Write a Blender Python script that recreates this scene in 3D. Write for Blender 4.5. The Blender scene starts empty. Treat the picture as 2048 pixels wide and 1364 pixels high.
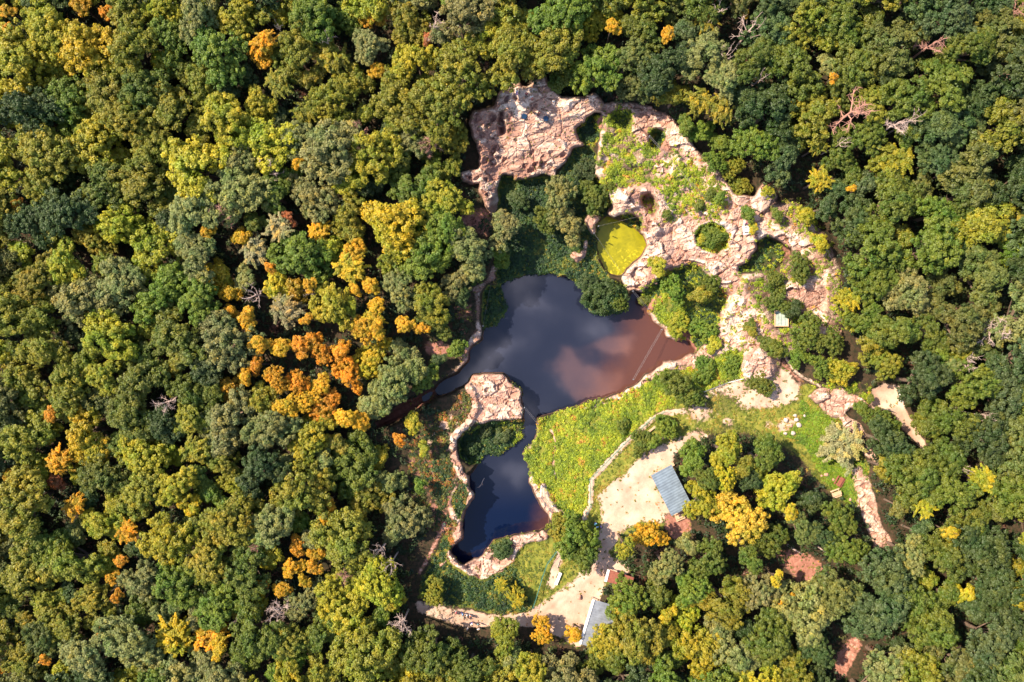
import bpy, math, random
import numpy as np
from mathutils import Vector, Matrix
C = bpy.context
S = C.scene
col = S.collection
R = math.radians
rng = np.random.default_rng(11)
random.seed(7)

# ------------------------------------------------------------------ camera, sky, sun, exposure
H = 136.5; FPX = 1365.0; CX, CY = 1024.0, 682.0
cam = bpy.data.cameras.new('camera'); camo = bpy.data.objects.new('camera', cam); col.objects.link(camo)
camo.location = (0, 0, H); cam.sensor_width = 36; cam.lens = 36 * FPX / 2048; cam.clip_end = 5000; cam.clip_start = 1
S.camera = camo
S.view_settings.view_transform = 'Standard'; S.view_settings.look = 'None'
S.view_settings.exposure = 1.15; S.view_settings.gamma = 1
SUN_EL = R(45); SX, SY = -0.92, 0.36
n_ = math.hypot(SX, SY); SX /= n_; SY /= n_
sl = bpy.data.lights.new('sun', 'SUN'); sl.energy = 4.9; sl.angle = R(0.55); sl.color = (1.0, 0.86, 0.665)
so = bpy.data.objects.new('sun', sl); col.objects.link(so)
so.rotation_euler = Vector((SX * math.cos(SUN_EL), SY * math.cos(SUN_EL), math.sin(SUN_EL))).to_track_quat('Z', 'Y').to_euler()
so.location = (-60, -30, 120)
S.cycles.max_bounces = 6; S.cycles.diffuse_bounces = 3; S.cycles.glossy_bounces = 3; S.cycles.transmission_bounces = 3
S.cycles.transparent_max_bounces = 4

W = bpy.data.worlds.new('World'); S.world = W; W.use_nodes = True
wn = W.node_tree; wn.nodes.clear()
def N(t, typ, **k):
    n = t.nodes.new(typ)
    for a, b in k.items():
        if a == 'inp':
            for i, v in b.items(): n.inputs[i].default_value = v
        else: setattr(n, a, b)
    return n
def L(t, a, b): t.links.new(a, b)
def math_(t, op, a, b=None, clamp=False):
    n = t.nodes.new('ShaderNodeMath'); n.operation = op; n.use_clamp = clamp
    for i, v in enumerate((a, b)):
        if v is None: continue
        if isinstance(v, (int, float)): n.inputs[i].default_value = v
        else: t.links.new(v, n.inputs[i])
    return n.outputs[0]
def mixc(t, f, a, b, mode='MIX'):
    n = t.nodes.new('ShaderNodeMix'); n.data_type = 'RGBA'; n.blend_type = mode; n.clamp_factor = True
    for i, v in ((0, f), (6, a), (7, b)):
        if isinstance(v, (int, float)): n.inputs[i].default_value = v
        elif isinstance(v, (tuple, list)): n.inputs[i].default_value = tuple(v)[:3] + (1,)
        else: t.links.new(v, n.inputs[i])
    return n.outputs[2]
def ramp(t, f, p0, p1, interp='LINEAR'):
    n = t.nodes.new('ShaderNodeMapRange'); n.interpolation_type = 'SMOOTHSTEP' if interp == 'S' else 'LINEAR'
    n.inputs[1].default_value = p0; n.inputs[2].default_value = p1
    t.links.new(f, n.inputs[0]); return n.outputs[0]
def noise(t, vec, scale, detail=3, rough=.55, dist=0):
    n = t.nodes.new('ShaderNodeTexNoise'); n.inputs['Scale'].default_value = scale; n.inputs['Detail'].default_value = detail
    n.inputs['Roughness'].default_value = rough; n.inputs['Distortion'].default_value = dist
    if vec is not None: t.links.new(vec, n.inputs['Vector'])
    return n

sky = N(wn, 'ShaderNodeTexSky', sky_type='NISHITA', sun_disc=False)
sky.sun_elevation = SUN_EL; sky.sun_rotation = math.atan2(SX, SY)
tc = N(wn, 'ShaderNodeTexCoord')
sep = N(wn, 'ShaderNodeSeparateXYZ'); L(wn, tc.outputs['Generated'], sep.inputs[0])
zz = math_(wn, 'MAXIMUM', sep.outputs[2], 0.12)
ux = math_(wn, 'DIVIDE', sep.outputs[0], zz); uy = math_(wn, 'DIVIDE', sep.outputs[1], zz)
cmb = N(wn, 'ShaderNodeCombineXYZ'); L(wn, ux, cmb.inputs[0]); L(wn, uy, cmb.inputs[1])
wp = noise(wn, cmb.outputs[0], 7, 4, .6)
def blobs(lst, warp=0.16):
    """soft sum of elliptical cloud puffs at given places of the sky (tangent plane at the zenith)"""
    wsep = N(wn, 'ShaderNodeSeparateColor'); L(wn, wp.outputs['Color'], wsep.inputs[0])
    wx = math_(wn, 'ADD', ux, math_(wn, 'MULTIPLY', math_(wn, 'SUBTRACT', wsep.outputs[0], .5), warp))
    wy = math_(wn, 'ADD', uy, math_(wn, 'MULTIPLY', math_(wn, 'SUBTRACT', wsep.outputs[1], .5), warp))
    tot = None
    for px, py, rx, ry, a, amp in lst:
        x0, y0 = (px - CX) / FPX, -(py - CY) / FPX
        ca, sa = math.cos(R(a)), math.sin(R(a))
        dx = math_(wn, 'SUBTRACT', wx, x0); dy = math_(wn, 'SUBTRACT', wy, y0)
        u = math_(wn, 'ADD', math_(wn, 'MULTIPLY', dx, ca / (rx / FPX)), math_(wn, 'MULTIPLY', dy, sa / (rx / FPX)))
        v = math_(wn, 'ADD', math_(wn, 'MULTIPLY', dx, -sa / (ry / FPX)), math_(wn, 'MULTIPLY', dy, ca / (ry / FPX)))
        d2 = math_(wn, 'ADD', math_(wn, 'MULTIPLY', u, u), math_(wn, 'MULTIPLY', v, v))
        g = math_(wn, 'MULTIPLY', math_(wn, 'POWER', math_(wn, 'ADD', d2, 1.0), -2.0), amp)
        tot = g if tot is None else math_(wn, 'ADD', tot, g)
    return tot
grey = blobs([(1000, 700, 70, 40, 35, .9), (1060, 610, 50, 30, -20, .7), (960, 760, 60, 35, 30, .7), (1185, 660, 60, 35, -35, .7),
              (1070, 830, 60, 40, 10, .5), (1010, 930, 55, 30, -10, .7), (1150, 760, 50, 60, 20, .5), (1040, 560, 70, 25, 10, .5),
              (1300, 450, 200, 120, 20, .6), (700, 300, 240, 120, -30, .8), (600, 1100, 260, 150, 20, .7)])
pink = blobs([(1190, 775, 90, 36, -28, 1.3), (1235, 690, 65, 26, 20, 1.0), (1250, 750, 50, 30, 40, .6), (1150, 735, 35, 20, -30, .5)])
nz = noise(wn, cmb.outputs[0], 11, 5, .6)
nzr = ramp(wn, nz.outputs['Fac'], .30, .68, 'S')
gm = math_(wn, 'MULTIPLY', ramp(wn, grey, .05, 1.0, 'S'), math_(wn, 'ADD', math_(wn, 'MULTIPLY', nzr, .6), .4), True)
pm = math_(wn, 'MULTIPLY', ramp(wn, pink, .30, .95, 'S'), math_(wn, 'ADD', math_(wn, 'MULTIPLY', nzr, .5), .5), True)
bg = N(wn, 'ShaderNodeBackground'); bg.inputs[1].default_value = 0.13
bgg = N(wn, 'ShaderNodeBackground', inp={0: (.62, .60, .74, 1), 1: 2.8})
bgp = N(wn, 'ShaderNodeBackground', inp={0: (1.0, .52, .45, 1), 1: 3.0})
m1 = N(wn, 'ShaderNodeMixShader'); m2 = N(wn, 'ShaderNodeMixShader'); wo = N(wn, 'ShaderNodeOutputWorld')
L(wn, sky.outputs[0], bg.inputs[0])
up = ramp(wn, sep.outputs[2], .2, .6)
L(wn, math_(wn, 'MULTIPLY', gm, up), m1.inputs[0]); L(wn, bg.outputs[0], m1.inputs[1]); L(wn, bgg.outputs[0], m1.inputs[2])
L(wn, math_(wn, 'MULTIPLY', pm, up), m2.inputs[0]); L(wn, m1.outputs[0], m2.inputs[1]); L(wn, bgp.outputs[0], m2.inputs[2])
L(wn, m2.outputs[0], wo.inputs[0])

# ------------------------------------------------------------------ helpers
def P(px, py, z=0.0):
    k = (H - z) / FPX
    return ((px - CX) * k, -(py - CY) * k, z)
def to_px(x, y, z):
    k = FPX / (H - z)
    return CX + x * k, CY - y * k
def tag(o, label=None, cat=None, group=None, kind=None):
    if label: o['label'] = label
    if cat: o['category'] = cat
    if group: o['group'] = group
    if kind: o['kind'] = kind
    return o
def link(name, me, parent=None, mat=None):
    o = bpy.data.objects.new(name, me); col.objects.link(o)
    if parent is not None: o.parent = parent
    if mat is not None: me.materials.append(mat)
    return o
def empty(name, loc=(0, 0, 0), rz=0, sc=1):
    o = bpy.data.objects.new(name, None); col.objects.link(o); o.location = loc; o.rotation_euler = (0, 0, rz)
    o.scale = (sc, sc, sc) if not hasattr(sc, '__len__') else sc
    o.empty_display_size = .3
    return o
def mesh_np(name, V, F, smooth=False, tint=None):
    """V (n,3), F (m,k) with constant k"""
    me = bpy.data.meshes.new(name); n, m, k = len(V), len(F), F.shape[1]
    me.vertices.add(n); me.vertices.foreach_set('co', np.ascontiguousarray(V, dtype=np.float32).ravel())
    me.loops.add(m * k); me.loops.foreach_set('vertex_index', np.ascontiguousarray(F, dtype=np.int32).ravel())
    me.polygons.add(m); me.polygons.foreach_set('loop_start', np.arange(m, dtype=np.int32) * k)
    me.polygons.foreach_set('use_smooth', np.full(m, smooth))
    if tint is not None:
        a = me.attributes.new('tint', 'FLOAT_COLOR', 'FACE' if len(tint) == m and len(tint) != n else 'POINT')
        t = np.ones((len(tint), 4), np.float32); t[:, :tint.shape[1]] = tint
        a.data.foreach_set('color', t.ravel())
    me.update(calc_edges=True); me.validate()
    return me
class MB:
    def __init__(s): s.v = []; s.f = []
    def add(s, v, f):
        o = len(s.v); s.v += [tuple(p) for p in v]; s.f += [tuple(i + o for i in q) for q in f]
    def box(s, c, d, rz=0, M=None, bev=0.0):
        x, y, z = [q / 2 for q in d]
        b = min(bev, x * .9, y * .9)
        if b > 0:
            ring = [(x - b, -y), (x, -y + b), (x, y - b), (x - b, y), (-x + b, y), (-x, y - b), (-x, -y + b), (-x + b, -y)]
        else: ring = [(-x, -y), (x, -y), (x, y), (-x, y)]
        n = len(ring); pts = [(a, q, -z) for a, q in ring] + [(a, q, z) for a, q in ring]
        T = (M or Matrix.Translation(Vector(c)) @ Matrix.Rotation(rz, 4, 'Z'))
        s.add([T @ Vector(p) for p in pts], [tuple(range(n - 1, -1, -1)), tuple(range(n, 2 * n))] + [(i, (i + 1) % n, n + (i + 1) % n, n + i) for i in range(n)])
    def tube(s, pts, rad, n=6, cap=True):
        pts = [Vector(p) for p in pts]; rings = []
        if not hasattr(rad, '__len__'): rad = [rad] * len(pts)
        o = len(s.v); prev = None
        for i, p in enumerate(pts):
            d = (pts[min(i + 1, len(pts) - 1)] - pts[max(i - 1, 0)]).normalized()
            a = d.orthogonal().normalized() if prev is None else (prev - d * prev.dot(d)).normalized()
            prev = a; b = d.cross(a)
            s.v += [tuple(p + (a * math.cos(2 * math.pi * j / n) + b * math.sin(2 * math.pi * j / n)) * rad[i]) for j in range(n)]
        for i in range(len(pts) - 1):
            for j in range(n):
                q = o + i * n; s.f.append((q + j, q + (j + 1) % n, q + n + (j + 1) % n, q + n + j))
        if cap:
            s.f.append(tuple(o + j for j in range(n - 1, -1, -1))); e = o + (len(pts) - 1) * n; s.f.append(tuple(e + j for j in range(n)))
    def build(s, name, mat, parent=None, smooth=False):
        me = bpy.data.meshes.new(name); me.from_pydata(s.v, [], s.f); me.update()
        if smooth: me.polygons.foreach_set('use_smooth', [True] * len(me.polygons))
        return link(name, me, parent, mat)

# ---- numpy noise
def vnoise(x, y, seed=0):
    xi = np.floor(x).astype(np.int64); yi = np.floor(y).astype(np.int64); fx = x - xi; fy = y - yi
    def h(a, b):
        n = (a * 374761393 + b * 668265263 + seed * 974634777) & 0xffffffff
        n = ((n ^ (n >> 13)) * 1274126177) & 0xffffffff
        return ((n ^ (n >> 16)) & 0xffff) / 65535.0
    u = fx * fx * fx * (fx * (fx * 6 - 15) + 10); v = fy * fy * fy * (fy * (fy * 6 - 15) + 10)
    return (h(xi, yi) * (1 - u) + h(xi + 1, yi) * u) * (1 - v) + (h(xi, yi + 1) * (1 - u) + h(xi + 1, yi + 1) * u) * v
def fbm(x, y, oct=4, seed=0, gain=.5):
    t = 0; a = 1; s = 0
    for i in range(oct):
        t = t + a * vnoise(x * 2 ** i + 17.3 * i, y * 2 ** i - 9.1 * i, seed + i); s += a; a *= gain
    return t / s
def ridged(x, y, oct=4, seed=0):
    t = 0; a = 1; s = 0
    for i in range(oct):
        t = t + a * (1 - np.abs(2 * vnoise(x * 2 ** i + 5.3 * i, y * 2 ** i + 3.1 * i, seed + i) - 1)) ** 2; s += a; a *= .55
    return t / s

# ---- raster of the ground plan, 2 photo pixels (0.2 m) per cell
STEP = 2
GX = np.arange(-400, 2450, STEP); GY = np.arange(-400, 1765, STEP)
PX, PY = np.meshgrid(GX.astype(float), GY.astype(float))
WXn = PX + (fbm(PX / 16, PY / 16, 3, 3) - .5) * 9; WYn = PY + (fbm(PX / 16, PY / 16, 3, 9) - .5) * 9
def poly_mask(pts, warp=True, grow=0):
    pts = np.array(pts, float)
    x0, x1, y0, y1 = pts[:, 0].min() - 10, pts[:, 0].max() + 10, pts[:, 1].min() - 10, pts[:, 1].max() + 10
    i0, i1 = np.searchsorted(GX, [x0, x1]); j0, j1 = np.searchsorted(GY, [y0, y1])
    xs = (WXn if warp else PX)[j0:j1, i0:i1]; ys = (WYn if warp else PY)[j0:j1, i0:i1]
    ins = np.zeros(xs.shape, bool); n = len(pts)
    for k in range(n):
        xa, ya = pts[k]; xb, yb = pts[(k + 1) % n]
        if ya == yb: continue
        c = ((ya > ys) != (yb > ys)) & (xs < (xb - xa) * (ys - ya) / (yb - ya) + xa)
        ins ^= c
    m = np.zeros(PX.shape, np.float32); m[j0:j1, i0:i1] = ins
    return m
def blur(m, r):
    k = max(1, int(round(r / STEP)))
    if r <= 0: return m
    for ax in (0, 1):
        for _ in range(2):
            c = np.cumsum(np.pad(m, [(k + 1, k) if a == ax else (0, 0) for a in (0, 1)], mode='edge'), axis=ax, dtype=np.float64)
            n = m.shape[ax]
            m = ((np.take(c, np.arange(2 * k + 1, 2 * k + 1 + n), axis=ax) - np.take(c, np.arange(0, n), axis=ax)) / (2 * k + 1)).astype(np.float32)
    return m
def seg_dist(pts, warp=True):
    """distance to a polyline and fraction along it, inside a window"""
    d = np.full(PX.shape, 1e6, np.float32)
    X, Y = (WXn, WYn) if warp else (PX, PY)
    pts = np.array(pts, float)
    i0, i1 = np.searchsorted(GX, [pts[:, 0].min() - 60, pts[:, 0].max() + 60]); j0, j1 = np.searchsorted(GY, [pts[:, 1].min() - 60, pts[:, 1].max() + 60])
    X = X[j0:j1, i0:i1]; Y = Y[j0:j1, i0:i1]
    for (xa, ya), (xb, yb) in zip(pts[:-1], pts[1:]):
        l2 = (xb - xa) ** 2 + (yb - ya) ** 2 + 1e-9
        t = np.clip(((X - xa) * (xb - xa) + (Y - ya) * (yb - ya)) / l2, 0, 1)
        d[j0:j1, i0:i1] = np.minimum(d[j0:j1, i0:i1], np.hypot(X - xa - t * (xb - xa), Y - ya - t * (yb - ya)))
    return d
def sst(a, b, x):
    t = np.clip((x - a) / (b - a), 0, 1); return t * t * (3 - 2 * t)

Z = (fbm(PX / 300, PY / 300, 3, 21) - .5) * 3 + sst(420, 150, PY) * 5 * sst(800, 1000, PX) + sst(1500, 1800, PX) * 3 \
    + sst(900, 500, PX) * 2.5 + (fbm(PX / 40, PY / 40, 3, 5) - .5) * .6
CLS = np.zeros(PX.shape + (4,), np.float32)   # rock, grass, sand, red earth
AUX = np.zeros(PX.shape + (4,), np.float32)   # dark stain (plus painted rim shade), dark grass (lush plants plus painted lawn shade), cracks, pale
RID = np.zeros(PX.shape, np.int16)
REG = ['forest_floor']
def paint(pts, z=None, zb=4, cls=None, cb=3, reg=None, aux=None, dz=None, warp=True):
    m = poly_mask(pts, warp) if isinstance(pts, list) else pts
    if z is not None:
        b = blur(m, zb)[...]
        zz = z(PX, PY) if callable(z) else z
        Z[...] = Z * (1 - b) + zz * b
    if dz is not None: Z[...] += blur(m, zb) * dz
    if cls is not None:
        b = blur(m, cb)[..., None]; CLS[...] = CLS * (1 - b) + np.array(cls, np.float32) * b
        if aux is None: aux = (0, 0, 0, 0)
    if aux is not None:
        b = blur(m, cb)[..., None]; AUX[...] = AUX * (1 - b) + np.array(aux, np.float32) * b
    if reg is not None:
        if reg not in REG: REG.append(reg)
        RID[m > .5] = REG.index(reg)
    return m
ROCK = (1, 0, 0, 0); GRASS = (0, 1, 0, 0); SAND = (0, 0, 1, 0); RED = (0, 0, 0, 1)

LAKE = [(1032,556),(1052,551),(1077,551),(1102,548),(1127,553),(1149,565),(1163,580),(1169,600),(1179,624),(1194,630),(1219,631),(1244,625),(1254,612),
 (1256,600),(1267,583),(1280,583),(1288,594),(1295,612),(1293,622),(1308,642),(1324,659),(1337,676),(1355,686),(1367,682),(1376,684),(1389,702),(1378,710),(1351,720),
 (1326,720),(1324,729),(1310,743),(1290,748),(1270,768),(1258,772),(1242,786),(1220,789),(1204,795),(1174,800),(1149,812),(1116,823),(1090,829),(1074,833),(1071,845),(1074,862),
 (1068,882),(1047,904),(1048,917),(1057,939),(1060,967),(1069,989),(1079,1014),(1097,1032),(1097,1050),(1085,1060),(1042,1065),(1019,1071),(1004,1074),(984,1080),
 (969,1100),(964,1110),(952,1116),(940,1123),(927,1127),(915,1121),(905,1105),(903,1096),(920,1085),(926,1075),(925,1055),(930,1030),(935,1012),
 (949,994),(940,972),(940,949),(948,942),(954,930),(959,922),(974,911),(999,911),(1019,899),(1042,882),(1048,857),(1050,825),(1045,802),(1044,774),(1029,765),
 (1019,761),(1009,747),(992,744),(957,744),(944,752),(934,765),(905,782),(875,793),(870,780),(880,766),(920,742),(932,730),(937,722),(939,700),(947,688),(967,679),
 (967,657),(989,652),(1007,640),(1017,620),(1012,597),(1004,580),(1002,570)]
POND = [(1201,440),(1212,432),(1232,437),(1260,449),(1280,464),(1290,477),(1296,490),(1291,501),(1269,520),(1253,539),(1242,551),(1223,549),(1210,537),(1199,515),(1194,490),(1194,462)]

# general shape of the quarry
paint([(985,190),(1100,150),(1210,200),(1310,205),(1372,285),(1480,370),(1570,400),(1650,520),(1660,640),(1600,720),(1500,770),(1400,790),(1300,835),(1245,890),(1190,960),(1170,1040),(1100,1090),(1040,1150),(900,1140),(860,1060),(840,920),(900,810),(930,690),(960,560),(980,430),(930,350)], z=.5, zb=30)
paint([(1000,350),(1060,352),(1110,355),(1150,330),(1180,300),(1210,330),(1240,400),(1215,425),(1200,440),(1195,520),(1225,560),(1250,570),(1262,610),(1220,650),(1170,630),(1165,590),(1130,550),(1030,556),(1000,578),(985,560),(990,500),(980,430),(992,400)],
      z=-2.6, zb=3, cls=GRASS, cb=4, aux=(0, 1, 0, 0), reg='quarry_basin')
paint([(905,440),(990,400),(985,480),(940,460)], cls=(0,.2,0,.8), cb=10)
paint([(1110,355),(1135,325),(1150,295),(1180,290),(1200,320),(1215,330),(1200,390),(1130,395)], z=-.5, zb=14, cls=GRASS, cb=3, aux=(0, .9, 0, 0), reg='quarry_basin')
# north face
NF = [(997,182),(1034,165),(1049,172),(1089,150),(1099,165),(1119,190),(1169,195),(1191,182),(1208,207),(1204,227),(1186,222),(1171,246),(1154,252),(1169,289),(1144,300),(1132,327),(1112,339),(1109,359),(1089,347),(1064,354),(1029,362),(1024,347),(1002,352),(997,377),(992,427),(980,434),(962,389),(955,369),(922,362),(917,344),(957,337),(960,310),(947,280),(937,245),(945,222),(990,212)]
nface = lambda x, y: 6.5 - 7.0 * np.clip((y - 185) / 165, 0, 1) + 1.1 * np.clip(np.round((y + (fbm(x / 40, y / 40, 2, 8) - .5) * 60 - 185) / 32) * .22, 0, 2) + sst(1000, 960, x) * 2.0
paint(NF, z=nface, zb=2, cls=ROCK, cb=2, reg='quarry_cliff', aux=(.22, 0, .6, .35))
paint([(937,245),(945,222),(990,215),(997,260),(990,300),(1000,330),(996,400),(985,432),(962,389),(922,362),(917,344),(957,337),(960,310)], cb=8, aux=(.62, 0, 1, 0))
paint([(1000,330),(1030,325),(1070,330),(1110,320),(1105,355),(1025,358)], cb=6, aux=(.6, 0, .8, 0))
paint([(1012,225),(1030,215),(1034,250),(1022,290),(1008,285)], cls=(.4, 0, 0, .6), cb=3)
paint([(1119,190),(1169,195),(1200,210),(1172,245),(1140,250),(1125,230)], cb=6, aux=(.05, 0, .3, .9))
# east rock massif
EAST = [(1206,205),(1250,203),(1300,212),(1345,235),(1372,270),(1400,305),(1440,340),(1470,385),(1510,392),(1525,360),(1560,392),(1535,425),(1562,442),(1600,455),(1640,500),(1660,550),(1655,640),(1690,660),(1640,690),(1575,712),(1590,740),(1650,775),(1600,790),(1545,745),(1490,770),(1440,780),(1380,800),(1300,835),(1245,890),(1180,955),(1168,1035),(1110,1045),(1090,1035),(1060,970),(1047,904),(1073,845),(1116,823),(1240,786),(1270,768),(1326,720),(1389,702),(1376,684),(1355,686),(1292,620),(1280,583),(1252,580),(1243,551),(1269,520),(1296,490),(1280,464),(1250,440),(1225,410),(1205,370),(1190,340),(1195,290),(1200,230)]
ez = lambda x, y: 3.2 - 3.2 * sst(330, 620, y) - .6 * sst(700, 800, y) + 1.5 * sst(1350, 1600, x) * sst(900, 500, y) + (fbm(x / 26, y / 26, 4, 31) - .5) * 1.6
paint(EAST, z=ez, zb=2, cls=(.85, 0, .15, 0), cb=3, reg='rock_massif', aux=(.08, 0, .35, .55))
# scrub over the north part of the massif
paint([(1208,225),(1262,232),(1290,285),(1320,300),(1345,300),(1310,345),(1330,350),(1300,375),(1250,385),(1230,380),(1205,390),(1185,330),(1210,290)], cls=(.46, .44, 0, .10), cb=5, reg='scrub_slope')
paint([(1345,300),(1400,330),(1440,370),(1450,400),(1440,440),(1400,440),(1380,420),(1330,440),(1330,400),(1300,380)], cls=(.62, .36, 0, .02), cb=8)
paint([(1235,215),(1262,225),(1264,260),(1238,262),(1222,240)], z=.8, zb=6, cls=(.1,.9,0,0), cb=3, aux=(0,.6,0,0))
paint([(1176,232),(1196,227),(1200,255),(1196,282),(1184,289),(1161,282),(1153,256),(1168,247)], z=.4, zb=2, cls=GRASS, cb=2, aux=(0, 1, 0, 0), reg='grassy_hollow')
paint([(1190,232),(1206,228),(1206,262),(1196,262)], z=2, zb=2, cls=(.2,0,0,.8), cb=3)
paint([(1302,262),(1312,260),(1326,262),(1330,275),(1328,290),(1318,300),(1302,290),(1298,272)], z=0, zb=2, cls=GRASS, cb=2, aux=(0, 1, 0, 0), reg='grassy_hollow')
# spur blocks
paint([(1268,222),(1290,226),(1306,240),(1298,262),(1298,274),(1286,285),(1262,272),(1265,250)], z=3.6, zb=3, cls=ROCK, cb=1, aux=(.25, 0, .9, .3), reg='rock_spur')
paint([(1348,278),(1352,285),(1345,300),(1325,318),(1300,335),(1302,325),(1320,303),(1330,280)], z=3.6, zb=4, cls=ROCK, cb=1, aux=(.5, 0, 1, 0), reg='rock_spur')
paint([(1312,330),(1330,335),(1360,328),(1345,342),(1318,352)], z=3.2, zb=3, cls=ROCK, cb=1, aux=(.4, 0, .8, .2), reg='rock_spur')
paint([(1196,340),(1210,310),(1232,300),(1215,325),(1200,355),(1186,352)], z=2.4, zb=3, cls=(.7,.1,0,.2), cb=1, aux=(.4, 0, .8, .2))
# ring arch round the small crater beside the algae pond
seg = seg_dist([(1225,425),(1250,400),(1268,383),(1292,375),(1312,385),(1322,405),(1320,440),(1308,470),(1300,490)])
m = (seg < 11).astype(np.float32); paint(m, cls=ROCK, cb=2, aux=(.12, 0, .8, .6), dz=.9, zb=3)
seg = seg_dist([(1240,392),(1262,400),(1285,420),(1298,445),(1290,470)])
m = (seg < 7).astype(np.float32); paint(m, cls=ROCK, cb=2, aux=(.35, 0, .9, .1), dz=.5, zb=3)
paint([(1282,392),(1297,384),(1308,395),(1314,415),(1310,428),(1292,422),(1284,408)], z=-1.2, zb=2, cls=(.6,.2,0,.2), cb=2, aux=(.5,.2,.6,0), reg='crater')
paint([(1240,430),(1262,425),(1285,445),(1285,465),(1270,458),(1250,446)], z=-2, zb=2, cls=(.2,.6,0,.2), cb=3, aux=(.5,.8,0,0))
paint([(1262,522),(1300,505),(1345,480),(1372,500),(1330,520),(1290,552),(1262,575),(1250,572),(1243,552)], cb=6, aux=(0, 0, .6, 1))
seg = seg_dist([(1300,565),(1345,530),(1395,520),(1420,535),(1450,560),(1470,590),(1450,640),(1430,690)])
m = (seg < 12).astype(np.float32); paint(m, cls=ROCK, cb=5, aux=(.5, 0, 1, 0))
paint([(1392,470),(1402,452),(1425,446),(1448,455),(1457,475),(1452,495),(1435,506),(1415,500),(1395,490)], z=.2, zb=2, cls=GRASS, cb=2, aux=(0,.2,0,0), reg='grassy_hollow')
paint([(1516,478),(1535,473),(1560,480),(1582,500),(1580,520),(1560,540),(1530,545),(1478,545),(1474,532),(1500,520),(1514,500)], z=-.8, zb=2, cls=(.1,.5,0,.4), cb=2, aux=(.3,.9,0,0), reg='grassy_hollow')
paint([(1560,485),(1582,500),(1580,522),(1560,535),(1565,510)], cls=(.4,0,0,.6), cb=2, aux=(.5,0,.5,0))
# amphitheatre with bushes
paint([(1282,585),(1300,572),(1335,545),(1365,530),(1395,530),(1415,550),(1440,578),(1466,592),(1448,620),(1438,650),(1428,680),(1400,694),(1389,702),(1376,684),(1355,686),(1292,620)], z=-2.5, zb=3, cls=(0,.8,0,.2), cb=3, aux=(0,.7,0,0), reg='wooded_hollow')
paint([(1291,618),(1305,598),(1335,580),(1365,610),(1385,650),(1368,676),(1355,688),(1330,668)], z=-1.4, zb=3, cls=(.15,.65,0,.2), cb=3, aux=(0,.15,0,0))
seg = seg_dist([(1291,617),(1308,642),(1325,660),(1340,677),(1355,687)])
m = ((seg < 8)).astype(np.float32); paint(m, cls=ROCK, cb=2, aux=(.1, 0, .5, .7))
paint([(1291,617),(1305,598),(1325,590),(1322,606),(1306,616),(1300,626)], cls=(0,.1,0,.9), cb=3)
seg = seg_dist([(1368,650),(1372,672),(1385,695)])
m = ((seg < 7)).astype(np.float32); paint(m, cls=(0,0,0,1), cb=2, aux=(.4, 0, 0, 0))
# shrubs and soil right of the massif
paint([(1480,548),(1520,545),(1570,520),(1640,510),(1640,560),(1620,620),(1640,690),(1580,712),(1545,680),(1520,620),(1480,600)], cls=(.42,.28,.1,.2), cb=10, reg='scrub_slope', aux=(.1,.3,0,.2))
paint([(1545,590),(1580,568),(1640,562),(1655,585),(1640,610),(1615,625),(1600,605)], z=2.6, zb=4, cls=ROCK, cb=3, aux=(.3,0,1,.3), reg='rock_spur')
paint([(1455,560),(1500,600),(1525,640),(1500,700),(1490,745),(1460,740),(1440,690),(1440,640)], cls=(.75,.05,.2,0), cb=6, aux=(.15,0,.6,.7))
paint([(1530,400),(1590,395),(1625,430),(1665,480),(1690,545),(1685,610),(1695,650),(1650,660),(1655,600),(1655,540),(1620,500),(1590,460),(1540,450)], z=3.0, zb=6, cls=(.5,.12,.2,.18), cb=8, reg='rock_massif', aux=(.12,0,.4,.4))
paint([(1600,755),(1700,765),(1742,775),(1742,820),(1700,800),(1640,790)], z=2.4, zb=8, cls=(.2,.45,.2,.15), cb=8, reg='scrub_slope')
paint([(1735,815),(1790,822),(1850,900),(1800,860),(1760,850)], cls=(.2,.3,.2,.3), cb=6)
# meadow
paint([(1076,838),(1116,827),(1174,806),(1240,794),(1264,788),(1292,768),(1326,742),(1350,740),(1395,735),(1440,712),(1478,700),(1494,728),(1485,750),(1445,765),(1395,783),(1345,805),(1310,830),(1245,885),(1180,957),(1182,1005),(1165,1035),(1135,1034),(1100,990),(1088,962),(1078,972),(1062,940),(1050,910),(1070,884),(1079,860)],
      z=lambda x, y: -.5 - .9 * sst(1180, 1070, x), zb=10, cls=(.08,.9,0,.02), cb=3, reg='meadow')
Z[...] = np.where(poly_mask([(1040,800),(1400,690),(1420,760),(1180,960),(1165,1040),(1090,1040),(1040,900)]) > 0, np.maximum(Z, -2.0), Z)
seg = seg_dist([(1100,860),(1112,885),(1108,930),(1112,970)])
paint((seg < 2.6).astype(np.float32), cls=(.8,.2,0,0), cb=1, aux=(.1,0,.5,.5))
seg = seg_dist([(1170,818),(1215,800),(1245,792)])
paint((seg < 3).astype(np.float32), cls=(.9,.1,0,0), cb=2, aux=(0,0,.5,.7))
# walkway above the lake
paint([(1082,967),(1088,964),(1092,974),(1097,994),(1112,1014),(1129,1031),(1114,1033),(1099,1016),(1081,992)], z=-.5, zb=2, cls=(.25,0,.75,0), cb=1, aux=(0,0,.2,.2), warp=False, reg='walkway')
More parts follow.
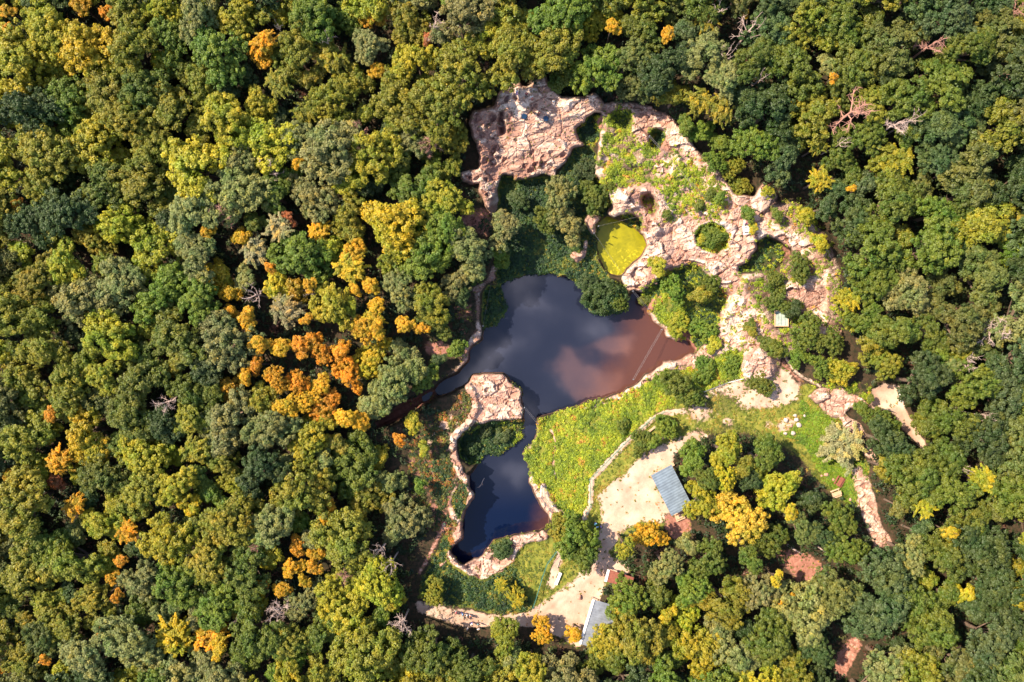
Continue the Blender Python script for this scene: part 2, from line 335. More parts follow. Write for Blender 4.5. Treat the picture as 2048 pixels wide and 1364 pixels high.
# sandy clearing and lawns
paint([(1180,960),(1245,890),(1300,838),(1345,812),(1400,785),(1460,765),(1500,765),(1590,748),(1650,790),(1680,820),(1700,860),(1735,930),(1735,1000),(1700,1010),(1640,960),(1590,905),(1500,866),(1400,862),(1350,905),(1350,935),(1375,1020),(1340,1060),(1250,1070),(1225,1110),(1265,1145),(1215,1170),(1185,1240),(1165,1300),(1100,1270),(1060,1220),(1110,1110),(1130,1040),(1170,1035),(1182,1005)],
      z=.3, zb=10, cls=(0,.75,.25,0), cb=4, reg='lawn', aux=(0,0,0,0))
paint([(1195,992),(1215,975),(1255,948),(1290,908),(1345,882),(1400,858),(1425,868),(1345,905),(1345,930),(1300,952),(1345,1035),(1330,1045),(1285,1040),(1240,1065),(1215,1110),(1262,1135),(1250,1150),(1215,1140),(1205,1180),(1190,1240),(1160,1295),(1100,1262),(1060,1252),(990,1255),(930,1254),(880,1238),(835,1222),(830,1200),(850,1203),(900,1216),(990,1230),(1050,1226),(1080,1212),(1125,1180),(1160,1150),(1185,1115),(1200,1075),(1205,1040),(1202,1015)],
      z=.3, zb=6, cls=(0,0,1,0), cb=5, reg='sandy_clearing')
paint([(830,1198),(900,1214),(960,1228),(960,1256),(880,1240),(832,1224)], cls=(0,0,.45,.55), cb=14, reg='footpath')
seg = seg_dist([(1120,1105),(1112,1130),(1100,1170)]); paint((seg < 8).astype(np.float32), cls=SAND, cb=2, reg='footpath')
seg = seg_dist([(1168,1034),(1180,1008),(1183,958),(1248,890),(1302,840),(1328,826),(1368,822)], False); paint((np.abs(seg) < 4.5).astype(np.float32), cls=SAND, cb=1, reg='footpath')
paint([(1372,822),(1400,795),(1450,768),(1485,757),(1500,770),(1470,790),(1520,790),(1500,820),(1450,815),(1420,835),(1390,845)], cls=(0,.18,.82,0), cb=8)
paint([(1405,800),(1440,780),(1480,800),(1480,825),(1430,835),(1410,825)], cls=(0,.55,.25,.2), cb=8, aux=(0,.3,0,0))
paint([(1495,775),(1530,758),(1550,730),(1590,735),(1600,760),(1598,800),(1560,812),(1510,815)], cls=(.1,.08,.8,.02), cb=6, reg='sandy_clearing')
paint([(1560,712),(1574,714),(1615,765),(1600,770),(1582,750),(1560,730)], z=.1, zb=2, cls=(.1,0,.3,.6), cb=4)
for c in ((1455,850,14),(1540,850,6),(1580,855,24),(1250,1135,10),(1160,1195,8)):
    paint([(c[0] + c[2] * math.cos(a), c[1] + c[2] * .8 * math.sin(a)) for a in np.linspace(0, 6.28, 12)], cls=(0,.15,.85,0), cb=4)
paint([(1600,800),(1690,850),(1712,885),(1735,940),(1740,1010),(1700,1012),(1650,965),(1600,895),(1560,868),(1590,850)], cls=(0,1,0,0), cb=10, aux=(0,.12,0,0))
seg = seg_dist([(1395,862),(1450,858),(1510,866),(1560,880),(1600,905),(1640,950),(1680,1005),(1700,1040)])
paint((seg < 9).astype(np.float32), cls=(0,.5,.25,.25), cb=7, reg='footpath', aux=(0,0,0,0))
for tr in ([(1095,1255),(1130,1215),(1165,1170),(1195,1120),(1210,1070),(1230,1020),(1270,975),(1310,915),(1350,885)], [(860,1215),(920,1238),(1000,1245),(1080,1235),(1130,1200)]):
    for off in (-5, 5):
        sg = seg_dist([(a + off, b + off * .6) for a, b in tr]); mm = blur(((sg < 1.6) * (fbm(PX / 18, PY / 18, 3, 71) > .42)).astype(np.float32), 2) * .75
        AUX[..., 0] = np.maximum(AUX[..., 0], mm)
for bx, by, br_ in ((1210,1100,26),(1250,1000,18),(1160,1205,24),(1100,1235,20),(1290,960,16),(940,1240,30),(1770,800,18)):
    mm = (np.hypot(WXn - bx, (WYn - by) * 1.3) < br_ * (.6 + .8 * fbm(PX / 12, PY / 12, 2, 72))).astype(np.float32); AUX[..., 0] = np.maximum(AUX[..., 0], blur(mm, 5) * .45)
# rock knob, east outcrop, south east wall
paint([(1488,712),(1506,700),(1528,694),(1545,712),(1557,740),(1543,756),(1525,762),(1500,760),(1484,750)], z=3, zb=5, cls=ROCK, cb=2, aux=(.12,0,.8,.75), reg='rock_knob')
paint([(1613,792),(1640,778),(1685,778),(1720,795),(1745,815),(1700,815),(1688,826),(1722,850),(1735,872),(1715,885),(1690,862),(1686,842),(1660,836),(1640,814)], z=2.8, zb=5, cls=ROCK, cb=2, aux=(.12,0,.8,.7), reg='rock_outcrop')
paint([(1740,782),(1770,766),(1803,775),(1802,800),(1830,850),(1856,900),(1848,905),(1815,865),(1780,818),(1742,816)], z=1.6, zb=6, cls=(0,0,1,0), cb=3, reg='viewpoint')
paint([(1846,890),(1870,920),(1880,935),(1862,925)], cls=(0,0,.3,.7), cb=4)
paint([(1700,935),(1722,930),(1742,965),(1752,1000),(1762,1045),(1788,1092),(1750,1096),(1735,1060),(1718,1020),(1708,975)], z=2.5, zb=6, cls=(.9,0,.1,0), cb=4, aux=(.12,0,.7,.7), reg='rock_wall')
paint([(1730,885),(1748,905),(1756,930),(1740,920),(1720,895)], z=2.5, zb=6, cls=(.9,0,.1,0), cb=4, aux=(.12,0,.7,.7))
# wall line
seg = seg_dist([(1569,710),(1590,742),(1605,753),(1640,772)], False); paint((seg < 3).astype(np.float32), cls=(.3,0,.7,0), cb=1, dz=1.2, zb=1, aux=(0,0,0,.6))
# peninsula and west rim
paint([(850,850),(900,812),(930,775),(945,752),(957,746),(992,746),(1008,750),(1018,763),(1028,767),(1043,776),(1044,803),(1049,830),(1044,842),(985,842),(950,852),(925,870),(905,885),(905,930),(940,972),(949,994),(935,1012),(925,1055),(926,1075),(903,1096),(890,1060),(870,1062),(850,1030),(838,1000),(828,970),(838,930),(840,900)], z=.4, zb=2, cls=(.38,.16,.05,.41), cb=5, reg='rocky_bank', aux=(.15,.1,.3,0))
paint([(850,835),(866,850),(838,905),(838,985),(850,1030),(866,1064),(850,1066),(824,1005),(822,960),(810,905)], z=.4, zb=4, cls=(.1,.3,.05,.55), cb=6, reg='rocky_bank')
paint([(845,925),(895,915),(905,960),(900,995),(868,990),(845,965)], cls=(.05,.42,0,.5), cb=8, aux=(.45,.7,0,0))
paint([(832,905),(850,880),(880,845),(905,825),(925,830),(920,850),(890,860),(865,890),(845,915)], cls=(.3,0,.6,.1), cb=5)
paint([(848,965),(870,990),(895,1010),(893,1020),(865,1005)], cls=(.1,0,.5,.4), cb=4)
paint([(944,752),(957,747),(992,747),(1008,751),(1018,765),(1043,778),(1043,803),(1048,830),(1040,838),(1010,840),(985,842),(960,850),(950,840),(948,800),(938,770)], z=.7, zb=2, cls=ROCK, cb=2, aux=(.22,0,.8,.6), reg='rock_peninsula')
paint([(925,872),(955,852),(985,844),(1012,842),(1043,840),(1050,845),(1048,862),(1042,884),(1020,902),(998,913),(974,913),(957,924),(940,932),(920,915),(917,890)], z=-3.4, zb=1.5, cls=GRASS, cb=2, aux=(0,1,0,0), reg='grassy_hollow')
paint([(1025,850),(1048,848),(1046,868),(1034,888),(1018,903),(1008,900),(1028,880)], cls=(.3,.3,0,.4), cb=3, aux=(.3,.5,0,0))
for pts, w, dz in (([(932,765),(948,790),(952,812),(945,838),(925,858),(909,876),(906,900),(912,930),(928,955),(940,975),(945,995),(935,1012)], 7, .9),
               ([(930,1020),(924,1045),(922,1075),(905,1095)], 6, .7), ([(934,962),(945,950),(956,938)], 4, .4),
               ([(912,960),(905,990),(898,1020)], 1.8, .6),
               ([(903,1020),(915,1035),(916,1055),(912,1075)], 3, .6)):
    seg = seg_dist(pts); m = (seg < w).astype(np.float32); paint(m, cls=ROCK, cb=1.5, aux=(.42,0,1,.15), dz=dz, zb=2, reg='rock_rim')  # stain value holds the rim's dark tone and its painted shade
paint([(899,1018),(906,1014),(914,1022),(918,1035),(910,1042),(902,1040),(899,1030)], z=1.6, zb=2, cls=ROCK, cb=1.5, aux=(0,0,.4,.9), reg='rock_rim')
paint([(925,962),(935,975),(932,1000),(925,1030),(920,1052),(908,1015),(910,990)], cls=GRASS, cb=3, aux=(0,1,0,0))
paint([(862,1036),(895,1028),(905,1040),(892,1056),(868,1064)], cls=RED, cb=3, aux=(0,0,0,0))
paint([(866,1012),(895,995),(903,1003),(880,1022)], cls=RED, cb=4)
seg = seg_dist([(890,1047),(870,1088),(852,1125),(838,1146)], False); paint((seg < 6).astype(np.float32), cls=(0,0,.4,.6), cb=1.5, reg='footpath')
# south lawn (tree shade painted in as darker grass) and south rim
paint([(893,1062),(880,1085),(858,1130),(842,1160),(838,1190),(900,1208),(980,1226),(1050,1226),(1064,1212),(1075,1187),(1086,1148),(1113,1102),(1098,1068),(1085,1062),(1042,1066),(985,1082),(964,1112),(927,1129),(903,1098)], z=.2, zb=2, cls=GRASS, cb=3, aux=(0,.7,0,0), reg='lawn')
paint([(1040,1090),(1098,1070),(1113,1102),(1086,1148),(1075,1187),(1062,1212),(1045,1180),(1035,1140)], cls=(.04,.96,0,0), cb=8, aux=(0,0,0,0))
paint([(903,1098),(915,1123),(927,1129),(952,1118),(966,1112),(984,1098),(1000,1085),(1019,1074),(1042,1067),(1085,1062),(1098,1068),(1092,1078),(1052,1086),(1036,1104),(1025,1125),(1000,1146),(965,1158),(935,1148),(905,1128),(893,1112),(896,1100)], z=.8, zb=1.5, cls=ROCK, cb=1.5, aux=(.28,0,.9,.35), reg='rock_rim')
paint([(960,1110),(985,1096),(1012,1084),(1022,1092),(1024,1116),(1000,1138),(962,1150),(936,1142),(928,1132)], z=-.8, zb=3, cls=(.75,.05,0,.2), cb=2, aux=(.45,0,1,0))
paint([(980,1086),(1003,1072),(1020,1076),(1022,1096),(1008,1112),(985,1108)], cls=(.1,.9,0,0), cb=3, aux=(0,.9,0,0))
paint([(893,1112),(896,1098),(912,1122),(935,1136),(930,1150),(905,1130)], cb=3, aux=(.05,0,1,.8))
# west bank strip, reddish stain and its shade painted into the rock
paint([(1000,560),(975,568),(962,590),(962,640),(967,678),(946,690),(938,724),(928,732),(880,766),(865,783),(852,776),(900,745),(922,722),(920,700),(935,680),(950,662),(950,600),(943,575),(972,558),(985,528),(999,526),(992,556)], z=.3, zb=2, cls=(.7,.05,0,.25), cb=3, aux=(.45,0,1,.2), reg='rock_rim')
paint([(845,690),(862,680),(882,680),(905,692),(890,712),(858,712)], cls=(.1,0,.1,.8), cb=5)
paint([(905,610),(945,600),(950,640),(925,650),(912,640)], cls=(.3,.2,0,.5), cb=5)
paint([(975,572),(1000,572),(1006,582),(1014,597),(1018,620),(1009,641),(989,654),(967,660),(966,620),(966,590)], z=-3.6, zb=1, cls=GRASS, cb=2, aux=(0,1,0,0), reg='reed_bed')
paint([(880,768),(868,795),(850,808),(800,838),(755,862),(748,845),(800,808),(850,785)], z=-4.6, zb=3, cls=(0,.1,0,.9), cb=3, aux=(.9,0,0,0), reg='ditch')
paint([(988,395),(1004,380),(1002,430),(985,440)], z=-2.5, zb=4)
# lake bed and pond bed
paint(LAKE, z=-7, zb=1, cls=(0,0,0,1), cb=1, reg='lake_bed', aux=(1,0,0,0))
paint(POND, z=-5, zb=1, cls=(0,0,0,1), cb=1, reg='lake_bed', aux=(1,0,0,0))
paint([(1166,440),(1175,425),(1186,428),(1200,432),(1196,448),(1188,470),(1180,463)], z=1.0, zb=2, cls=ROCK, cb=1, aux=(.4,0,1,.2), reg='rock_knob')
paint([(1168,478),(1176,476),(1172,495),(1168,515),(1158,528),(1143,518),(1140,505),(1150,503),(1160,510)], z=0, zb=3, cls=ROCK, cb=1, aux=(.3,0,.8,.4))
# forest gaps
paint([(1765,630),(1782,635),(1796,690),(1780,696),(1770,665)], cls=(0,0,.7,.3), cb=4, reg='footpath')
paint([(1550,1100),(1620,1105),(1650,1130),(1640,1165),(1590,1165),(1575,1140),(1545,1120)], cls=(0,.05,.2,.75), cb=6, reg='forest_gap')
paint([(1720,1262),(1728,1290),(1705,1330),(1690,1364),(1665,1364),(1668,1310),(1690,1285)], cls=(0,0,.35,.65), cb=3, reg='footpath')
paint([(1330,1030),(1375,1022),(1385,1060),(1350,1085),(1330,1060)], cls=(0,0,.1,.9), cb=5, reg='forest_gap')
# quarry marks: round millstone pits
PITS = [(1014,196,6,.9),(1029,193,6,.7),(984,235,8,.9),(953,238,6,.7),(960,256,5,.7),(963,270,6,.7),(985,304,8,.8),(1006,301,8,.8),(1032,281,4,.7),
        (972,322,7,.7),(988,324,7,.8),(1053,332,6,1),(1071,328,6,.9),(1063,342,6,.8),(1088,333,8,1),(1101,335,7,.9),(1071,213,4,.5),(1150,212,11,.35),(971,359,4,.9),
        (955,358,4,.9),(942,356,3,.9),(978,388,5,.8),(1004,245,6,.9),(976,780,5,.9),(1101,307,5,.6),(1127,309,5,.6),(1021,263,4,.5),(960,300,5,.6),
        (1025,789,7,.4),(1014,802,6,.3),(1003,775,5,.3),(1017,786,4,.4),(1300,445,4,.9),(1292,458,7,.8),(1310,450,3,.7)]
PITS += [(float(rng.uniform(985,1110)), float(rng.uniform(285,345)), float(rng.uniform(2.5,6)), .6) for _ in range(8)]
PITS += [(float(rng.uniform(942,992)), float(rng.uniform(225,345)), float(rng.uniform(2.5,5)), .7) for _ in range(6)]
PITS += [(float(rng.uniform(960,1035)), float(rng.uniform(1095,1140)), float(rng.uniform(2,4.5)), .5) for _ in range(8)]
for x, y, r, d in PITS:
    i0, i1 = np.searchsorted(GX, [x - 20, x + 20]); j0, j1 = np.searchsorted(GY, [y - 20, y + 20])
    dd = np.hypot(WXn[j0:j1, i0:i1] - x, WYn[j0:j1, i0:i1] - y)
    mk = 1 - sst(r - 1, r + 1.2, dd); d = min(1, d * 1.25)
    Z[j0:j1, i0:i1] -= mk * .55 * d
    Z[j0:j1, i0:i1] += .10 * np.exp(-((dd - r - 2) / 1.5) ** 2)
    AUX[j0:j1, i0:i1, 0] = np.maximum(AUX[j0:j1, i0:i1, 0], mk * d)
paint([(997,222),(1004,220),(1009,232),(1010,250),(1006,268),(999,270),(996,250)], dz=-2.2, zb=2, aux=(1,0,0,0), cb=1)
# relief of the bare rock: tilted, broken blocks
def facets(x, y, sc, seed, tilt=.35, step=.5):
    X = x / sc; Y = y / sc; xi = np.floor(X).astype(np.int64); yi = np.floor(Y).astype(np.int64)
    best = np.full(X.shape, 9e9); out = np.zeros(X.shape); sec = np.full(X.shape, 9e9)
    def h(a, b, s):
        n = (a * 374761393 + b * 668265263 + (seed + s) * 974634777) & 0xffffffff
        n = ((n ^ (n >> 13)) * 1274126177) & 0xffffffff
        return ((n ^ (n >> 16)) & 0xffff) / 65535.0
    for dx in (-1, 0, 1):
        for dy in (-1, 0, 1):
            a = xi + dx; b = yi + dy; px = a + h(a, b, 1); py = b + h(a, b, 2); d = (X - px) ** 2 + (Y - py) ** 2
            v = (h(a, b, 3) - .5) * step + (X - px) * (h(a, b, 4) - .5) * 2 * tilt + (Y - py) * (h(a, b, 5) - .5) * 2 * tilt
            closer = d < best; sec = np.where(closer, best, np.minimum(sec, d)); out = np.where(closer, v, out); best = np.where(closer, d, best)
    return out, np.sqrt(sec) - np.sqrt(best)
QX = PX + PY * .35; QY = PY * 1.5 - PX * .25
QX = QX + (fbm(PX / 22, PY / 22, 3, 61) - .5) * 16; QY = QY + (fbm(PX / 22, PY / 22, 3, 62) - .5) * 16
f1, e1 = facets(QX, QY, 44, 1, .9, 1.5); f2, e2 = facets(QX, QY, 17, 2, .45, .55); f3, e3 = facets(QX, QY, 8, 3, .2, .22)
rock = CLS[..., 0]
Z += rock * ((f1 * .62 + f2 * .7 + f3 * .6) * np.where(RID == REG.index('quarry_cliff'), .42, 1) - .25 * np.exp(-(e1 / .06) ** 2) - .12 * np.exp(-(e2 / .08) ** 2) + (fbm(PX / 60, PY / 14 + PX / 40, 3, 77) - .5) * .8)
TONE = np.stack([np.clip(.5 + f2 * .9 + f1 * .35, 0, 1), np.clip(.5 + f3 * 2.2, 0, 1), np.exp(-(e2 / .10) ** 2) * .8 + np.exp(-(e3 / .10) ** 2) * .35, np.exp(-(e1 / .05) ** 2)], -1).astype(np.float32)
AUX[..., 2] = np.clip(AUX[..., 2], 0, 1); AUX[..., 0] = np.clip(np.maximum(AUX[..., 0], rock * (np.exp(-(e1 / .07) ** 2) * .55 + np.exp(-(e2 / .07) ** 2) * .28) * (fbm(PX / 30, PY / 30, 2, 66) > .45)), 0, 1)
Z += CLS[..., 1] * (fbm(PX / 12, PY / 12, 3, 50) - .5) * .35
# the built ground stays flat where the huts stand
def zat(px, py):
    i = int(round((px - GX[0]) / STEP)); j = int(round((py - GY[0]) / STEP))
    return float(Z[min(max(j, 0), Z.shape[0] - 1), min(max(i, 0), Z.shape[1] - 1)])
def G(px, py, dz=0.0):
    z = zat(px, py); p = P(px, py, z + 0); return (p[0], p[1], z + dz)

# ------------------------------------------------------------------ terrain mesh (one sheet, its faces dealt out to the named regions)
def axis(lo, hi, f0, f1, far):
    a = list(np.arange(f0, f1 + .1, 2.0)); s = 2.5; x = f1
    while x < hi + 50: x += s; s = min(s * 1.06, 6); a.append(x)
    s = 6
    while x < far: s *= 1.5; x += s; a.append(x)
    x = f0; s = 2.5; b = []
    while x > lo - 50: x -= s; s = min(s * 1.06, 6); b.append(x)
    s = 6
    while x > -far + 2000: s *= 1.5; x -= s; b.append(x)
    return np.array(b[::-1] + a)
ax = axis(0, 2048, 830, 1800, 9000); ay = axis(0, 1364, 150, 1300, 9000)
TX, TY = np.meshgrid(ax, ay)
def samp(A, X, Y):
    fx = np.clip((X - GX[0]) / STEP, 0, A.shape[1] - 1.001); fy = np.clip((Y - GY[0]) / STEP, 0, A.shape[0] - 1.001)
    i = fx.astype(int); j = fy.astype(int); u = fx - i; v = fy - j
    if A.ndim == 3: u = u[..., None]; v = v[..., None]
    return A[j, i] * (1 - u) * (1 - v) + A[j, i + 1] * u * (1 - v) + A[j + 1, i] * (1 - u) * v + A[j + 1, i + 1] * u * v
TZ = samp(Z, TX, TY); k = (H - TZ) / FPX
VV = np.stack([(TX - CX) * k, -(TY - CY) * k, TZ], -1).reshape(-1, 3)
TC = np.clip(samp(CLS, TX, TY).reshape(-1, 4), 0, 1); TA = np.clip(samp(AUX, TX, TY).reshape(-1, 4), 0, 1)
TT = np.clip(samp(TONE, TX, TY).reshape(-1, 4), 0, 1)
ny, nx = TX.shape
idx = np.arange(nx * ny).reshape(ny, nx)
QF = np.stack([idx[1:, :-1], idx[1:, 1:], idx[:-1, 1:], idx[:-1, :-1]], -1).reshape(-1, 4)
fcx = (TX[:-1, :-1] + TX[1:, 1:]) / 2; fcy = (TY[:-1, :-1] + TY[1:, 1:]) / 2
fi = np.clip(np.round((fcx - GX[0]) / STEP).astype(int), 0, len(GX) - 1); fj = np.clip(np.round((fcy - GY[0]) / STEP).astype(int), 0, len(GY) - 1)
FR = RID[fj, fi].ravel()

gmat = bpy.data.materials.new('ground'); gmat.use_nodes = True; t = gmat.node_tree; t.nodes.clear()
geo = N(t, 'ShaderNodeNewGeometry'); pos = geo.outputs['Position']
ac = N(t, 'ShaderNodeAttribute', attribute_name='cls'); aa = N(t, 'ShaderNodeAttribute', attribute_name='aux')
sc_ = N(t, 'ShaderNodeSeparateColor'); L(t, ac.outputs['Color'], sc_.inputs[0]); sa_ = N(t, 'ShaderNodeSeparateColor'); L(t, aa.outputs['Color'], sa_.inputs[0])
rk, gr, sd, rd = sc_.outputs[0], sc_.outputs[1], sc_.outputs[2], ac.outputs['Alpha']
stn, lush, crk, pale = sa_.outputs[0], sa_.outputs[1], sa_.outputs[2], aa.outputs['Alpha']
n1 = noise(t, pos, .35, 5, .6); n2 = noise(t, pos, 1.6, 5, .65); n3 = noise(t, pos, 6, 4, .7); n4 = noise(t, pos, .9, 4, .6, 1.2)
def pert(m, n, amp=.7, lo=.35, hi=.65):
    return ramp(t, math_(t, 'ADD', m, math_(t, 'MULTIPLY', math_(t, 'SUBTRACT', n.outputs['Fac'], .5), amp)), lo, hi, 'S')
floor_c = mixc(t, ramp(t, n2.outputs['Fac'], .35, .65), (.018, .022, .010), (.070, .040, .024))
c = floor_c
redc = mixc(t, ramp(t, n2.outputs['Fac'], .3, .7), (.20, .075, .05), (.42, .20, .145))
redc = mixc(t, math_(t, 'MULTIPLY', stn, .75), redc, (.06, .025, .02))
c = mixc(t, pert(rd, n2), c, redc)
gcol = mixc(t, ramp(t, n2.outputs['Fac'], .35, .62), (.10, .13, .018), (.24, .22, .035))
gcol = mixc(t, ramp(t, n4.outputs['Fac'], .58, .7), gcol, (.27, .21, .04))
gcol = mixc(t, lush, gcol, mixc(t, ramp(t, n3.outputs['Fac'], .35, .7), (.02, .045, .012), (.06, .10, .02)))  # lush also carries the tree shade painted on the south lawn
c = mixc(t, pert(gr, n3, .9), c, gcol)
sand = mixc(t, ramp(t, n1.outputs['Fac'], .35, .65), (.44, .27, .19), (.60, .43, .325))
sand = mixc(t, ramp(t, n3.outputs['Fac'], .58, .72), sand, (.38, .25, .18))
sand = mixc(t, math_(t, 'MULTIPLY', stn, .8), sand, (.30, .17, .115))
c = mixc(t, pert(sd, n2, 1.1), c, sand)
vor = N(t, 'ShaderNodeTexVoronoi', feature='DISTANCE_TO_EDGE'); vor.inputs['Scale'].default_value = .75
wv = N(t, 'ShaderNodeVectorMath', operation='ADD'); L(t, pos, wv.inputs[0])
wsc = N(t, 'ShaderNodeVectorMath', operation='SCALE'); L(t, n4.outputs['Color'], wsc.inputs[0]); wsc.inputs['Scale'].default_value = 2.2; L(t, wsc.outputs[0], wv.inputs[1]); L(t, wv.outputs[0], vor.inputs['Vector'])
crack = math_(t, 'MULTIPLY', ramp(t, vor.outputs['Distance'], .07, .0), crk)
rc = mixc(t, ramp(t, n2.outputs['Fac'], .35, .66), (.42, .235, .165), (.63, .42, .31))
rc = mixc(t, math_(t, 'MULTIPLY', pale, ramp(t, n4.outputs['Fac'], .36, .56)), rc, (.88, .67, .51))
rc = mixc(t, math_(t, 'MULTIPLY', ramp(t, n1.outputs['Fac'], .52, .66), .55), rc, (.52, .25, .15))
rc = mixc(t, math_(t, 'MULTIPLY', ramp(t, n3.outputs['Fac'], .52, .68), .65), rc, (.26, .15, .13))
rc = mixc(t, math_(t, 'MULTIPLY', stn, math_(t, 'ADD', math_(t, 'MULTIPLY', ramp(t, n4.outputs['Fac'], .62, .38), .7), .45), True), rc, (.14, .065, .058))
rc = mixc(t, math_(t, 'MULTIPLY', crack, .7), rc, (.10, .055, .05))
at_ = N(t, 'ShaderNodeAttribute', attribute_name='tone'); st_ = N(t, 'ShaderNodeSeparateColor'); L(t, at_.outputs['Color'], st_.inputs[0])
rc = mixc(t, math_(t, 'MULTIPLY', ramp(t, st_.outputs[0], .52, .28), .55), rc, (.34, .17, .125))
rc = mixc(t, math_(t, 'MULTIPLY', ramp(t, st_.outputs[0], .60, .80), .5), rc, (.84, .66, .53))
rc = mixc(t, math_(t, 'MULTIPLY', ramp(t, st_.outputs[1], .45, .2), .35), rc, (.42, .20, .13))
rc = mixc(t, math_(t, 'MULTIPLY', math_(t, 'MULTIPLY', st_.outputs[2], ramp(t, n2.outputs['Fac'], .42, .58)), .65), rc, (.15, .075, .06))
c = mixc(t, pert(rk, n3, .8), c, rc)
bs = N(t, 'ShaderNodeBsdfPrincipled'); bs.inputs['Roughness'].default_value = .92; bs.inputs['Specular IOR Level'].default_value = .2
L(t, c, bs.inputs['Base Color'])
bp = N(t, 'ShaderNodeBump'); bp.inputs['Strength'].default_value = .35; bp.inputs['Distance'].default_value = .25
hh = math_(t, 'ADD', math_(t, 'MULTIPLY', n3.outputs['Fac'], .5), math_(t, 'SUBTRACT', n2.outputs['Fac'], math_(t, 'MULTIPLY', crack, .5)))
L(t, hh, bp.inputs['Height']); L(t, bp.outputs[0], bs.inputs['Normal'])
go = N(t, 'ShaderNodeOutputMaterial'); L(t, bs.outputs[0], go.inputs[0])

for r_i, rn in enumerate(REG):
    F = QF[FR == r_i]
    if not len(F): continue
    used, inv = np.unique(F.ravel(), return_inverse=True)
    me = mesh_np(rn, VV[used], inv.reshape(-1, 4), not (rn.startswith('rock') or rn in ('quarry_cliff', 'rocky_bank')))
    for nm, arr in (('cls', TC), ('aux', TA), ('tone', TT)):
        a = me.attributes.new(nm, 'FLOAT_COLOR', 'POINT'); a.data.foreach_set('color', arr[used].astype(np.float32).ravel())
    tag(link(rn, me, None, gmat), kind='structure')

# ------------------------------------------------------------------ water
def simple(name, rgb, rough=.8, metal=0, spec=.5, var=.0, vs=3.0, bump=0):
    m = bpy.data.materials.new(name); m.use_nodes = True; t = m.node_tree; b = t.nodes['Principled BSDF']
    b.inputs['Roughness'].default_value = rough; b.inputs['Metallic'].default_value = metal; b.inputs['Specular IOR Level'].default_value = spec
    tcn = N(t, 'ShaderNodeTexCoord'); nn = noise(t, tcn.outputs['Object'], vs, 4, .6)
    lo = tuple(q * (1 - var) for q in rgb); hi = tuple(min(1, q * (1 + var)) for q in rgb)
    L(t, mixc(t, ramp(t, nn.outputs['Fac'], .3, .7), lo, hi), b.inputs['Base Color'])
    if bump:
        bb = N(t, 'ShaderNodeBump'); bb.inputs['Strength'].default_value = bump; L(t, nn.outputs['Fac'], bb.inputs['Height']); L(t, bb.outputs[0], b.inputs['Normal'])
    return m
wm = bpy.data.materials.new('lake_water'); wm.use_nodes = True; t = wm.node_tree; t.nodes.clear()
geo = N(t, 'ShaderNodeNewGeometry'); sp = N(t, 'ShaderNodeSeparateXYZ'); L(t, geo.outputs['Position'], sp.inputs[0])
nw = noise(t, geo.outputs['Position'], .12, 4, .6)
# silty brown water drifts into the east bay, clear navy water in the south pool
silt = math_(t, 'ADD', math_(t, 'ADD', math_(t, 'MULTIPLY', sp.outputs[0], 1.0), math_(t, 'MULTIPLY', sp.outputs[1], -.42)), math_(t, 'MULTIPLY', math_(t, 'SUBTRACT', nw.outputs['Fac'], .5), 9))
sm = ramp(t, silt, 17.5, 27.0, 'S')
deep = ramp(t, sp.outputs[1], -27, -36, 'S')
wc = mixc(t, deep, (.012, .015, .030), (.002, .006, .026))
wc = mixc(t, sm, wc, (.088, .036, .027))
df = N(t, 'ShaderNodeBsdfDiffuse'); L(t, wc, df.inputs[0])
gl = N(t, 'ShaderNodeBsdfGlossy'); gl.inputs['Roughness'].default_value = .03
fr = N(t, 'ShaderNodeFresnel'); fr.inputs['IOR'].default_value = 1.5
wb = N(t, 'ShaderNodeBump'); wb.inputs['Strength'].default_value = .035; rip = noise(t, geo.outputs['Position'], 3, 2); L(t, rip.outputs['Fac'], wb.inputs['Height']); L(t, wb.outputs[0], gl.inputs['Normal'])
mx = N(t, 'ShaderNodeMixShader'); L(t, fr.outputs[0], mx.inputs[0]); L(t, df.outputs[0], mx.inputs[1]); L(t, gl.outputs[0], mx.inputs[2])
o_ = N(t, 'ShaderNodeOutputMaterial'); L(t, mx.outputs[0], o_.inputs[0])
def sheet(name, poly, z, mat, n=1):
    me = bpy.data.meshes.new(name); me.from_pydata([P(x, y, z) for x, y in poly], [], [tuple(range(len(poly)))[::-1]]); me.update()
    if me.polygons[0].normal.z < 0: me.flip_normals()
    return link(name, me, None, mat)
LW = -4.0
lake = sheet('lake_water', [(850,535),(1180,535),(1300,570),(1405,690),(1400,760),(1110,840),(1085,880),(1120,1075),(1000,1140),(890,1140),(885,1000),(930,830),(850,820),(840,780)], LW, wm); tag(lake, kind='structure')
am = bpy.data.materials.new('algae_water'); am.use_nodes = True; t = am.node_tree; b = t.nodes['Principled BSDF']
geo = N(t, 'ShaderNodeNewGeometry'); a1 = noise(t, geo.outputs['Position'], .45, 5, .65, .6); a2 = noise(t, geo.outputs['Position'], 1.6, 4, .6, .5); a3 = noise(t, geo.outputs['Position'], 9, 3, .6)
sp = N(t, 'ShaderNodeSeparateXYZ'); L(t, geo.outputs['Position'], sp.inputs[0])
ac_ = mixc(t, ramp(t, a1.outputs['Fac'], .35, .7), (.17, .165, .005), (.29, .26, .006))
sb = ramp(t, sp.outputs[1], 21, 15, 'S')
ac_ = mixc(t, math_(t, 'MULTIPLY', ramp(t, a2.outputs['Fac'], .55, .66), sb), ac_, (.62, .52, .02))
ac_ = mixc(t, ramp(t, a3.outputs['Fac'], .66, .75), ac_, (.06, .06, .004))
L(t, ac_, b.inputs['Base Color']); b.inputs['Roughness'].default_value = .35; b.inputs['Specular IOR Level'].default_value = .3
tag(sheet('algae_pond', [(1165,410),(1250,410),(1315,470),(1310,520),(1250,570),(1205,570),(1170,520)], -3.0, am), kind='structure')
